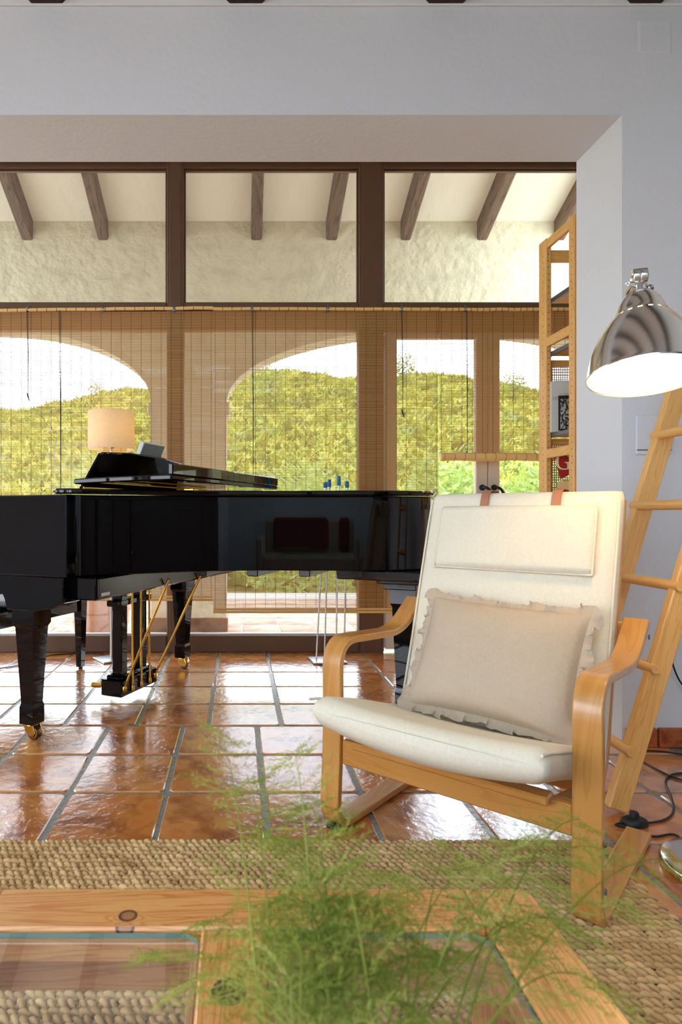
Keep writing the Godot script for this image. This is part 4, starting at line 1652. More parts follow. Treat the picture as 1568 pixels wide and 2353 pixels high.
func lettering(text: String, size: float, m: Material, parent: Node, at: Vector3, called: String, serif := false) -> void:
	var t := TextMesh.new()
	var f := SystemFont.new()
	f.font_names = PackedStringArray(["Droid Serif" if serif else "Droid Sans"])
	t.font = f
	t.text = text
	t.font_size = 64
	t.pixel_size = size / 64.0 * 1.3
	t.depth = 0.0008
	mk(t, called, m, parent, Transform3D(Basis.IDENTITY, at))

func build_ladder() -> void:
	var o := thing("wooden_ladder", "pale wooden ladder with round rungs leaning behind the armchair", "ladder", Vector3(1.13, 0, -2.04))
	var lean := 0.30
	var top := 2.16
	var dir := Vector3(lean, 1, 0).normalized()
	var ln := top / dir.y
	for q in [[-0.15, 0.0], [0.15, 0.0]]:
		var st := begin()
		var bas := Basis(dir, Vector3(-dir.y, dir.x, 0), Vector3(0, 0, 1))
		box(st, dir * ln / 2 + Vector3(0.005, 0.012, q[0]), Vector3(ln, 0.062, 0.030), 0.004, bas)
		put(st, "rail", M.ladder, o)
	var y := 0.19
	while y < 2.1:
		var st := begin()
		var x := lean * y - 0.020
		tube(st, [Vector3(x, y, -0.170), Vector3(x, y, -0.166), Vector3(x, y, 0.170), Vector3(x, y, 0.174)], [0.014, 0.0165, 0.0165, 0.014], 16)
		put(st, "rung", M.ladder, o)
		y += 0.2445

func build_reading_lamp() -> void:
	var base := Vector3(1.205, 0, -1.50)
	var o := thing("reading_lamp", "chrome reading lamp with lit bell shade over the armchair", "lamp", base)
	var mouth := W(1483, 866, 1.54) - base
	var ax := Vector3(0.075, 0.975, -0.205).normalized()
	var bx := ax.cross(Vector3(0, 0, 1)).normalized()
	var xf := Transform3D(Basis(bx, ax, bx.cross(ax)), mouth)
	var prof := []
	for p in [[0.1255, 0.0], [0.1265, 0.003], [0.1255, 0.006], [0.1245, 0.012], [0.1215, 0.032], [0.1155, 0.058], [0.1060, 0.085], [0.0935, 0.112], [0.0800, 0.135], [0.0665, 0.153], [0.0645, 0.1555], [0.0600, 0.1615], [0.0575, 0.165], [0.0555, 0.172], [0.0505, 0.188], [0.0430, 0.204], [0.0330, 0.218], [0.0230, 0.226], [0.0140, 0.230]]:
		prof.append(Vector2(p[0], p[1]))
	var st := begin()
	lathe(st, prof, 72, xf, Vector3i(10, 4, 2))
	put(st, "shade", M.chrome, o)
	st = begin()
	var inner := []
	for p in prof.slice(1):
		inner.append(Vector2(p.x - 0.0016, p.y - 0.0006))
	lathe(st, inner, 72, xf, Vector3i(9, 4, 2))
	put(st, "shade_lining", M.white_in, o)
	st = begin()
	lathe(st, [Vector2(0.0, 0.256), Vector2(0.012, 0.255), Vector2(0.014, 0.25), Vector2(0.0135, 0.228)], 24, xf)
	put(st, "neck", M.chrome, o)
	# clamp ring and screw above the shade
	var top: Vector3 = xf * Vector3(0, 0.262, 0)
	st = begin()
	var rb := Basis(Vector3.BACK, PI / 2) 
	var ringx := Transform3D(Basis(Vector3.UP, -0.35) * rb, top + Vector3(0, 0.006, 0))
	lathe(st, [Vector2(0.016, -0.016), Vector2(0.022, -0.016), Vector2(0.023, -0.014), Vector2(0.023, -0.001), Vector2(0.022, 0.0), Vector2(0.023, 0.001), Vector2(0.023, 0.014), Vector2(0.022, 0.016), Vector2(0.016, 0.016), Vector2(0.016, -0.016)], 28, ringx)
	put(st, "clamp_ring", M.chrome, o)
	st = begin()
	var left := Vector3(-1, -0.02, 0.3).normalized()
	tube(st, [top + Vector3(0, -0.012, 0) + left * 0.005, top + Vector3(0, -0.012, 0) + left * 0.026, top + Vector3(0, -0.012, 0) + left * 0.034], [0.007, 0.007, 0.0045], 12)
	tube(st, [top + Vector3(0, -0.012, 0) + left * 0.034, top + Vector3(0, -0.012, 0) + left * 0.042], 0.0022, 8)
	put(st, "clamp_screw", M.chrome, o)
	st = begin()
	lathe(st, [Vector2(0, 0.008), Vector2(0.009, 0.008), Vector2(0.011, 0.004), Vector2(0.011, -0.004), Vector2(0, -0.008)], 16, Transform3D(Basis(Vector3.BACK, PI / 2), top + Vector3(0.026, -0.022, 0.0)))
	put(st, "clamp_knob", M.chrome, o)
	# bent arm, pole, foot
	st = begin()
	var back := top + Vector3(0.008, 0.006, -0.01)
	tube(st, spline([back, back + Vector3(0.03, -0.03, -0.09), Vector3(-0.06, mouth.y + 0.04, mouth.z - 0.14), Vector3(0.04, mouth.y - 0.06, -0.10), Vector3(0.045, mouth.y - 0.3, -0.07), Vector3(0.045, 0.5, -0.067), Vector3(0.045, 0.02, -0.067)], 8), 0.0075, 12)
	put(st, "pole", M.chrome, o)
	st = begin()
	lathe(st, [Vector2(0.0, 0.0), Vector2(0.132, 0.0), Vector2(0.137, 0.004), Vector2(0.137, 0.016), Vector2(0.131, 0.026), Vector2(0.10, 0.034), Vector2(0.03, 0.040), Vector2(0.012, 0.046), Vector2(0, 0.046)], 56, Transform3D(Basis.IDENTITY, Vector3(0.007, 0, -0.067)))
	put(st, "foot", M.chrome, o)
	# bulb
	st = begin()
	var bulb: Vector3 = xf * Vector3(0, 0.085, 0)
	lathe(st, [Vector2(0, -0.030), Vector2(0.016, -0.026), Vector2(0.027, -0.012), Vector2(0.029, 0.002), Vector2(0.024, 0.018), Vector2(0.014, 0.034), Vector2(0.013, 0.05), Vector2(0, 0.05)], 24, Transform3D(xf.basis, bulb))
	var bm := mat(c8(255, 244, 220), 0.4)
	bm.emission_enabled = true
	bm.emission = Color(1.0, 0.88, 0.62)
	bm.emission_energy_multiplier = 6.0
	put(st, "bulb", bm, o)
	st = begin()
	lathe(st, [Vector2(0, 0.13), Vector2(0.017, 0.13), Vector2(0.019, 0.2), Vector2(0, 0.2)], 20, xf)
	put(st, "socket", M.white, o)
	var l := OmniLight3D.new()
	l.name = "bulb_glow"
	l.position = bulb
	l.light_color = Color(1.0, 0.84, 0.56)
	l.light_energy = 0.17
	l.light_size = 0.03
	l.omni_range = 12.0
	l.omni_attenuation = 2.0
	l.shadow_enabled = true
	o.add_child(l)
	# cord with a foot switch
	st = begin()
	var loc := []
	for p in [F(1610, 2010), F(1560, 1925), F(1500, 1925), F(1440, 1905)]:
		loc.append(p - base + Vector3(0, 0.004, 0))
	for p in [F(1415, 1902), F(1430, 1897)]:
		loc.append(p - base + Vector3(0, 0.008, 0))
	tube(st, spline(loc, 6), 0.0032, 7)
	var c2 := []
	for p in [F(1480, 1895), F(1525, 1888), F(1548, 1868), F(1543, 1835), F(1530, 1800), F(1545, 1783), F(1580, 1780), F(1600, 1795), F(1560, 1793), F(1500, 1765), F(1456, 1735), F(1470, 1727), F(1530, 1730), F(1580, 1738)]:
		c2.append(p - base + Vector3(0, 0.004, 0))
	tube(st, spline(c2, 6), 0.0032, 7)
	var c3 := []
	for p in [W(1590, 1600, WALL_D - 0.03), W(1560, 1560, WALL_D - 0.03), W(1543, 1510, WALL_D - 0.03), W(1540, 1460, WALL_D - 0.03), W(1545, 1400, WALL_D - 0.03)]:
		c3.append(p - base)
	tube(st, spline(c3, 6), 0.0032, 7)
	put(st, "power_cord", M.black, o)
	st = begin()
	var sw := F(1458, 1895) - base
	var s2 := Transform3D(Basis(Vector3.UP, 0.2).scaled(Vector3(1.45, 1, 1)), sw)
	lathe(st, [Vector2(0, 0.0), Vector2(0.026, 0.0), Vector2(0.027, 0.006), Vector2(0.024, 0.016), Vector2(0.016, 0.022), Vector2(0, 0.023)], 28, s2)
	lathe(st, [Vector2(0.0125, 0.018), Vector2(0.0125, 0.034), Vector2(0.0105, 0.037), Vector2(0, 0.037)], 20, Transform3D(Basis.IDENTITY, sw))
	put(st, "foot_switch", M.rubber, o)

func build_rug() -> void:
	var o := thing("jute_rug", "thick woven natural jute rug under the coffee table", "rug", Vector3(-0.1, 0, -0.85))
	var x0 := -1.0
	var x1 := 0.96
	var d0 := 0.1
	var d1 := 1.70
	var st := begin()
	span(st, x0 - o.position.x, x1 - 0.004 - o.position.x, 0.001, 0.008, -d1 + 0.004 + 0.85, -d0 + 0.85, 0.002)
	put(st, "backing", mat(c8(120, 88, 54), 1.0), o)
	# plaited knots, row upon row
	st = begin()
	for s in [-1.0, 1.0]:
		var pts := []
		for k in 7:
			var t := k / 6.0
			pts.append(Vector3(lerpf(-0.011, 0.011, t), 0.004 + 0.006 * sin(t * PI), s * lerpf(-0.007, 0.007, t)))
		var rad := [0.0022, 0.0045, 0.0058, 0.0062, 0.0058, 0.0045, 0.0022]
		if s > 0.0:
			tube(st, pts, rad, 7, false)
		else:
			var p2 := []
			for p in pts:
				p2.append(p * Vector3(1, 0.55, 1))
			tube(st, p2, rad, 6, false)
	var mm := MultiMesh.new()
	mm.transform_format = MultiMesh.TRANSFORM_3D
	mm.use_colors = true
	mm.mesh = st.commit()
	var xfs := []
	var cols := []
	var f := noise(6.0, 3, 4)
	var row := 0
	var d := d1 - 0.008
	while d > d0:
		var x := x0 + (0.009 if row % 2 else 0.0)
		while x < x1 - 0.006:
			var s := rng.randf_range(0.9, 1.15)
			xfs.append(Transform3D(Basis.from_euler(Vector3(rng.randf_range(-0.15, 0.15), rng.randf_range(-0.25, 0.25) + (0.2 if row % 2 else -0.2), rng.randf_range(-0.12, 0.12))).scaled(Vector3(s, s, s)), Vector3(x - o.position.x + rng.randf_range(-0.002, 0.002), 0.006, -d + 0.85 + rng.randf_range(-0.0015, 0.0015))))
			var v := 0.5 + 0.5 * f.get_noise_2d(x, d * 2.0) + rng.randf_range(-0.2, 0.2)
			cols.append(Color(0.38, 0.21, 0.08).lerp(Color(0.72, 0.47, 0.22), clampf(v, 0, 1)))
			x += 0.0185
		d -= 0.0185
		row += 1
	mm.instance_count = xfs.size()
	for k in xfs.size():
		mm.set_instance_transform(k, xfs[k])
		mm.set_instance_color(k, cols[k])
	var jm := mat(Color(1, 1, 1), 0.95, 0.0, 0.2)
	jm.vertex_color_use_as_albedo = true
	var mi := MultiMeshInstance3D.new()
	mi.name = "jute_knots"
	mi.multimesh = mm
	mi.material_override = jm
	mi.set_meta("kind", "stuff")
	o.add_child(mi)

# ---------------------------------------------------------------- the armchair
const CHAIR_AT := Vector3(0.509, 0.004, -1.562)
const CHAIR_TURN := -0.7395

func strap_path(pts: Array, r: float) -> Array:            # (forward, height) pairs to local points
	var out := []
	for p in pts:
		out.append(Vector3(0, p[1], p[0]))
	return fillet(out, r, 9)

func build_armchair() -> void:
	var o := thing("armchair", "bentwood armchair with off-white canvas cushions before the ladder", "armchair", CHAIR_AT, CHAIR_TURN)
	chair_parts(o)

func chair_parts(o: Node3D) -> void:
	var sec := round_rect(0.060, 0.021, 0.004, 2)
	var fr := strap_path([[-0.53, 0.013], [0.012, 0.013], [0.0, 0.54], [-0.36, 0.508], [-0.40, 0.515], [-0.505, 0.60]], 0.085)
	for s in [-1, 1]:
		var st := begin()
		# runner, front leg and arm are one bent lamination
		var path := []
		for p in fillet([Vector3(0, 0.013, -0.53), Vector3(0, 0.013, 0.015), Vector3(0, 0.27, -0.004), Vector3(0, 0.535, 0.0), Vector3(0, 0.512, -0.36), Vector3(0, 0.60, -0.50)], 0.085, 10):
			path.append(p + Vector3(s * 0.3235, 0, 0))
		sweep(st, path, Vector3(1, 0, 0), sec)
		put(st, "side_frame", M.birch, o)
		st = begin()
		for p in [Vector3(0, 0.005, -0.02), Vector3(0, 0.005, -0.5)]:
			box(st, p + Vector3(s * 0.3235 - 0.01, -0.004, 0), Vector3(0.036, 0.016, 0.026), 0.003)
		put(st, "foot_pad", M.rubber, o)
		# back rail
		st = begin()
		var rail := []
		for p in spline([Vector3(0, 0.247, -0.04), Vector3(0, 0.235, -0.10), Vector3(0, 0.205, -0.28), Vector3(0, 0.235, -0.375), Vector3(0, 0.42, -0.44), Vector3(0, 0.68, -0.525), Vector3(0, 0.93, -0.60)], 6):
			rail.append(p + Vector3(s * 0.262, 0, 0))
		sweep(st, rail, Vector3(1, 0, 0), round_rect(0.038, 0.020, 0.004, 2))
		put(st, "back_rail", M.birch, o)
		st = begin()
		for p in [Vector3(s * 0.3555, 0.20, 0.0), Vector3(s * 0.3555, 0.565, -0.475), Vector3(s * 0.3555, 0.10, 0.0)]:
			lathe(st, [Vector2(0, 0.003), Vector2(0.006, 0.003), Vector2(0.0075, 0.0), Vector2(0, -0.002)], 14, Transform3D(Basis(Vector3.BACK, -s * PI / 2), p))
		put(st, "screw", M.zinc, o)
	var st := begin()
	box(st, Vector3(0, 0.227, -0.012), Vector3(0.588, 0.068, 0.024), 0.004)
	put(st, "front_stretcher", M.birch, o)
	for q in [[0.565, -0.505, 0.06], [0.90, -0.612, 0.05], [0.20, -0.30, 0.05]]:
		st = begin()
		box(st, Vector3(0, q[0], q[1]), Vector3(0.588 if q[0] == 0.565 else 0.50, q[2], 0.02), 0.004)
		put(st, "cross_rail", M.birch, o)
	st = begin()
	box(st, Vector3(0, 0.262, 0.0), Vector3(0.50, 0.02, 0.05), 0.004)
	put(st, "seat_slat", M.birch, o)
	# seat cushion
	st = begin()
	pad(st, [Vector3(0, 0.388, 0.160), Vector3(0, 0.375, 0.10), Vector3(0, 0.335, -0.05), Vector3(0, 0.290, -0.20), Vector3(0, 0.262, -0.32), Vector3(0, 0.262, -0.36)], 0.572, 0.078, 0.032)
	mk(sagged(st.commit(), 0.024, 0.286), "seat_cushion", M.canvas, o)
	# back cushion
	st = begin()
	pad(st, [Vector3(0, 0.235, -0.325), Vector3(0, 0.30, -0.352), Vector3(0, 0.45, -0.405), Vector3(0, 0.65, -0.470), Vector3(0, 0.82, -0.527), Vector3(0, 0.955, -0.572)], 0.566, 0.070, 0.030)
	var bc := put(st, "back_cushion", M.canvas, o)
	st = begin()
	for s in [-1, 1]:
		var pts := []
		for p in spline([Vector3(s * 0.279, 0.25, -0.302), Vector3(s * 0.279, 0.46, -0.378), Vector3(s * 0.279, 0.82, -0.497), Vector3(s * 0.277, 0.938, -0.536)], 6):
			pts.append(p)
		tube(st, pts, 0.0035, 6)
		var p2 := []
		for p in spline([Vector3(s * 0.282, 0.415, 0.172), Vector3(s * 0.282, 0.40, 0.10), Vector3(s * 0.282, 0.36, -0.05), Vector3(s * 0.282, 0.315, -0.20)], 6):
			p2.append(p)
		tube(st, p2, 0.0035, 6)
	put(st, "piping", M.canvas, o)
	# head pillow held by two leather straps
	st = begin()
	pad(st, [Vector3(0, 0.716, -0.452), Vector3(0, 0.76, -0.464), Vector3(0, 0.83, -0.486), Vector3(0, 0.915, -0.514)], 0.462, 0.042, 0.019)
	var hp := put(st, "head_pillow", M.canvas, o)
	st = begin()
	var loop := []
	for p in [Vector3(0, 0.7155, -0.437), Vector3(0, 0.7155, -0.437)]:
		pass
	for e in [[-0.229, 0.722, 0.229, 0.722], [0.229, 0.722, 0.229, 0.908], [0.229, 0.908, -0.229, 0.908], [-0.229, 0.908, -0.229, 0.722]]:
		var q0 := Vector3(e[0], e[1], -0.452 - (e[1] - 0.716) * 0.31 + 0.012)
		var q1 := Vector3(e[2], e[3], -0.452 - (e[3] - 0.716) * 0.31 + 0.012)
		tube(st, [q0, q1], 0.0032, 6)
	put(st, "piping", M.canvas, hp)
	for x in [-0.093, 0.118]:
		st = begin()
		sweep(st, fillet([Vector3(x, 0.892, -0.500), Vector3(x, 0.925, -0.511), Vector3(x, 0.952, -0.522), Vector3(x, 0.966, -0.545), Vector3(x, 0.964, -0.604), Vector3(x, 0.90, -0.618)], 0.02, 5), Vector3(1, 0, 0), round_rect(0.026, 0.003, 0.001, 1))
		put(st, "leather_strap", M.strap, hp)

func sagged(mesh: ArrayMesh, depth: float, half: float) -> ArrayMesh:
	var arr := mesh.surface_get_arrays(0)
	var vs: PackedVector3Array = arr[Mesh.ARRAY_VERTEX]
	for k in vs.size():
		var u := clampf(vs[k].x / half, -1.0, 1.0)
		vs[k].y -= depth * (1.0 - u * u)
	arr[Mesh.ARRAY_VERTEX] = vs
	var am := ArrayMesh.new()
	am.add_surface_from_arrays(Mesh.PRIMITIVE_TRIANGLES, arr)
	return am

# A flat cushion swept along a centre line, rounded all round.
func pad(st: SurfaceTool, ctrl: Array, w: float, t: float, r: float) -> void:
	var line := spline(ctrl, 8)
	var total := 0.0
	var at := [0.0]
	for i in range(1, line.size()):
		total += (line[i] - line[i - 1]).length()
		at.append(total)
	var path := []
	var grow := []
	var er := t * 0.5
	for e in [0.0, 0.04, 0.15, 0.35, 0.6, 0.85]:
		var s: float = er * e
		path.append(along(line, at, s))
		var q := 1.0 - s / er
		grow.append(Vector2(1.0 - 0.02 * q * q * (w / w), maxf(0.03, sqrt(1.0 - q * q))))
	var n := 22
	for k in n + 1:
		path.append(along(line, at, lerpf(er, total - er, float(k) / n)))
		grow.append(Vector2(1, 1))
	for e in [0.85, 0.6, 0.35, 0.15, 0.04, 0.0]:
		var s: float = total - er * e
		path.append(along(line, at, s))
		var q: float = 1.0 - er * e / er
		grow.append(Vector2(1.0 - 0.02 * q * q, maxf(0.03, sqrt(1.0 - q * q))))
	var sec := []
	for c in [[1, 1, 0.0], [-1, 1, 0.5], [-1, -1, 1.0], [1, -1, 1.5]]:
		for k in 6:
			var a: float = (c[2] + 0.1 * k) * PI
			sec.append(Vector2(c[0] * (w / 2 - r) + cos(a) * r, c[1] * (t / 2 - r) + sin(a) * r))
		if c[2] == 0.0 or c[2] == 1.0:                     # a soft crown across the middle
			for k in range(1, 12):
				var u := lerpf(1.0, -1.0, k / 12.0) * (1.0 if c[2] == 0.0 else -1.0)
				sec.append(Vector2(u * (w / 2 - r), c[1] * (t / 2 + 0.006 * (1.0 - u * u))))
	sweep(st, path, Vector3(1, 0, 0), sec, grow)

func along(line: Array, at: Array, s: float) -> Vector3:
	for i in range(1, line.size()):
		if s <= at[i] or i == line.size() - 1:
			return line[i - 1].lerp(line[i], clampf((s - at[i - 1]) / maxf(1e-6, at[i] - at[i - 1]), 0.0, 1.0))
	return line[-1]

func build_cushion() -> void:
	# leans on the back of the armchair
	var base := Transform3D(Basis(Vector3.UP, CHAIR_TURN), CHAIR_AT)
	var o := thing("ruffled_cushion", "beige linen cushion with ruffled edges leaning in the armchair", "cushion", base * Vector3(0.03, 0.488, -0.262), CHAIR_TURN)
	o.basis = Basis(Vector3.UP, CHAIR_TURN) * Basis(Vector3.RIGHT, -0.52) * Basis(Vector3.BACK, -0.02)
	var hw := 0.218
	var hh := 0.168
	var f := noise(3.0, 3, 12)
	var g := noise(9.0, 2, 13)
	var n := 44
	var st := begin()
	for s in [-1.0, 1.0]:
		var pts := []
		for i in n + 1:
			var col := []
			for j in n + 1:
				col.append(cushion_point(i, j, n, s, hw, hh, f, g))
			pts.append(col)
		for i in n:
			for j in n:
				quad(st, [pts[i][j], pts[i + 1][j], pts[i + 1][j + 1], pts[i][j + 1]], [grid_normal(pts, i, j, n) * s, grid_normal(pts, i + 1, j, n) * s, grid_normal(pts, i + 1, j + 1, n) * s, grid_normal(pts, i, j + 1, n) * s],
					[Vector2(i, j) / n, Vector2(i + 1, j) / n, Vector2(i + 1, j + 1) / n, Vector2(i, j + 1) / n])
	put(st, "cover", M.linen, o)
	# gathered frill round the seam
	st = begin()
	var ring := []
	var m := 420
	for k in m:
		var t := 4.0 * k / m
		var q := int(t)
		var e := -1.0 + 2.0 * (t - q)
		var u: float = [e, 1.0, -e, -1.0][q]
		var v: float = [-1.0, e, 1.0, -e][q]
		var p := Vector3(u * hw * (1.0 - 0.055 * (1.0 - v * v) * absf(u)), v * hh * (1.0 - 0.07 * (1.0 - u * u) * absf(v)), 0)
		ring.append(p)
	var fn := noise(0.11, 2, 31)
	for row in 4:
		for k in m:
			var p := []
			for c in [[k, row], [k + 1, row], [k + 1, row + 1], [k, row + 1]]:
				p.append(frill(ring, c[0] % m, c[1] / 4.0, fn))
			var nn: Vector3 = (p[1] - p[0]).cross(p[3] - p[0]).normalized()
			face(st, p[0], p[1], p[2], p[3], nn if nn.z >= 0 else nn)
	put(st, "ruffle", M.linen, o)

func frill(ring: Array, k: int, r: float, fn: FastNoiseLite) -> Vector3:
	var m := ring.size()
	var t: Vector3 = (ring[(k + 3) % m] - ring[(k + m - 3) % m]).normalized()
	var out := Vector3(t.y, -t.x, 0)
	var ph := k * 0.36 + 3.0 * fn.get_noise_1d(k)
	var width := 0.026 * (1.0 + 0.35 * fn.get_noise_1d(k * 0.7 + 50))
	return ring[k] + out * (r * width * (0.82 + 0.18 * cos(ph * 0.5))) + Vector3(0, 0, 0.010 * sin(ph) * r) + t * 0.008 * r * cos(ph)

func cushion_point(i: int, j: int, n: int, s: float, hw: float, hh: float, f: FastNoiseLite, g: FastNoiseLite) -> Vector3:
	var u := -1.0 + 2.0 * i / n
	var v := -1.0 + 2.0 * j / n
	var pinch := 1.0 - 0.05 * (1.0 - u * u) * absf(v) - 0.0
	var x := u * hw * (1.0 - 0.055 * (1.0 - v * v) * absf(u))
	var y := v * hh * (1.0 - 0.07 * (1.0 - u * u) * absf(v))
	var th := 0.075 * pow(maxf(0.0, (1.0 - pow(absf(u), 2.6)) * (1.0 - pow(absf(v), 2.6))), 0.55)
	var edge := maxf(absf(u), absf(v))
	th += (0.004 * f.get_noise_2d(u * 0.3 + s * 9.0, v * 0.3) + 0.0018 * g.get_noise_2d(u * 0.4, v * 0.15 + s)) * (1.0 - pow(edge, 6.0))
	th += -0.010 * exp(-pow((v + 0.72 + 0.12 * u) * 9.0, 2.0)) * smoothstep(0.1, 0.8, u)
	return Vector3(x, y, s * maxf(th, 0.0005))

func grid_normal(pts: Array, i: int, j: int, n: int) -> Vector3:
	var a: Vector3 = pts[min(i + 1, n)][j] - pts[max(i - 1, 0)][j]
	var b: Vector3 = pts[i][min(j + 1, n)] - pts[i][max(j - 1, 0)]
	return a.cross(b).normalized()

# ================================================================ FOREGROUND
var uv_fix = null

func build_table() -> void:
	var h := 0.42
	var o := thing("coffee_table", "knotty pine coffee table with two inset glass panes on the rug", "table", Vector3(-0.005, 0, -0.45))
	var x0 := -0.382
	var x1 := 0.3716
	var d1 := 0.8065
	var d0 := 0.08
	var ti := 0.032
	var off := -o.position
	table_rail(o, h, ti, x0 + 0.0826, x1 - 0.0826, d1 - 0.078, d1, Vector2(0.402, 0.0446))
	table_rail(o, h, ti, x0 + 0.0826, x1 - 0.0826, d0, d0 + 0.078, null)
	table_rail(o, h, ti, -0.041, 0.030, d0 + 0.078, d1 - 0.078, Vector2(0.828, 0.105))
	# side rails with a clipped outer corner
	for s in [-1, 1]:
		var a: float = x1 - 0.0822 if s == 1 else x0
		var b: float = x1 if s == 1 else x0 + 0.0822
		var oc: float = 0.014
		var poly := PackedVector2Array([Vector2(a, -d0), Vector2(b, -d0), Vector2(b, -d1 + oc), Vector2(b - oc, -d1), Vector2(a, -d1)])
		if s == -1:
			poly = PackedVector2Array([Vector2(a, -d0), Vector2(b, -d0), Vector2(b, -d1), Vector2(a + oc, -d1), Vector2(a, -d1 + oc)])
		var p2 := PackedVector2Array()
		for p in poly:
			p2.append(p + Vector2(off.x, off.z))
		var st := begin()
		prism(st, p2, h - ti, h, 0.003)
		var mesh := st.commit()
		# grain along the rail: swap the plan coordinates of the uv
		var arr := mesh.surface_get_arrays(0)
		var uvs: PackedVector2Array = arr[Mesh.ARRAY_TEX_UV]
		var vs: PackedVector3Array = arr[Mesh.ARRAY_VERTEX]
		for k in uvs.size():
			uvs[k] = Vector2(vs[k].z + 0.31 * s, vs[k].x + 0.02 + (h - vs[k].y))
		arr[Mesh.ARRAY_TEX_UV] = uvs
		var am := ArrayMesh.new()
		am.add_surface_from_arrays(Mesh.PRIMITIVE_TRIANGLES, arr)
		mk(am, "frame_rail", M.table, o)
	for q in [[x0 + 0.084, -0.043], [0.032, x1 - 0.0845]]:
		var g: Array = round_rect(q[1] - q[0], d1 - d0 - 0.16, 0.022, 5)
		var poly := PackedVector2Array()
		for p in g:
			poly.append(p + Vector2((q[0] + q[1]) / 2, -(d0 + d1) / 2) + Vector2(off.x, off.z))
		var st := begin()
		var ix := Geometry2D.triangulate_polygon(poly)
		for k in range(0, ix.size(), 3):
			for e in [[h - 0.004, 1.0], [h - 0.010, -1.0]]:
				var n := Vector3(0, e[1], 0)
				tri(st, [v3(poly[ix[k]], e[0]), v3(poly[ix[k + 1]], e[0]), v3(poly[ix[k + 2]], e[0])], [n, n, n], [Vector2.ZERO, Vector2.ZERO, Vector2.ZERO])
		var pane := put(st, "glass_pane", M.table_glass, o)
		st = begin()
		for k in poly.size():
			var a := poly[k]
			var b := poly[(k + 1) % poly.size()]
			var n := Vector3(b.y - a.y, 0, a.x - b.x).normalized()
			face(st, v3(a, h - 0.010), v3(b, h - 0.010), v3(b, h - 0.0045), v3(a, h - 0.0045), n)
		put(st, "glass_edge", M.glass_edge, pane)
		# rebate that carries the pane
		st = begin()
		for e in [[q[0] - 0.004, q[1] + 0.004, d0 + 0.076, d0 + 0.088], [q[0] - 0.004, q[1] + 0.004, d1 - 0.088, d1 - 0.076], [q[0] - 0.004, q[0] + 0.008, d0 + 0.088, d1 - 0.088], [q[1] - 0.008, q[1] + 0.004, d0 + 0.088, d1 - 0.088]]:
			box(st, Vector3((e[0] + e[1]) / 2, h - 0.0215, -(e[2] + e[3]) / 2) + off, Vector3(e[1] - e[0], 0.021, e[3] - e[2]), 0.001)
		put(st, "rebate", M.table, o)
	for s in [-1, 1]:
		var st := begin()
		box(st, Vector3((x0 + x1) / 2, h - ti - 0.035, -(d1 - 0.03) if s == 1 else -(d0 + 0.03)) + off, Vector3(x1 - x0 - 0.14, 0.07, 0.02), 0.002)
		put(st, "apron", M.table, o)
		st = begin()
		box(st, Vector3(x1 - 0.03 if s == 1 else x0 + 0.03, h - ti - 0.035, -(d0 + d1) / 2) + off, Vector3(0.02, 0.07, d1 - d0 - 0.14), 0.002)
		put(st, "apron", M.table, o)
		for q in [d0 + 0.045, d1 - 0.045]:
			st = begin()
			box(st, Vector3(x1 - 0.045 if s == 1 else x0 + 0.045, 0.012 + (h - ti - 0.012) / 2, -q) + off, Vector3(0.066, h - ti - 0.012, 0.066), 0.005)
			put(st, "leg", M.table, o)

func table_rail(o: Node3D, h: float, ti: float, a: float, b: float, da: float, db: float, fix) -> void:
	var st := begin()
	uv_fix = fix
	box(st, Vector3((a + b) / 2, h - ti / 2, -(da + db) / 2) - o.position, Vector3(b - a, ti, db - da), 0.003)
	uv_fix = null
	put(st, "frame_rail", M.table, o)

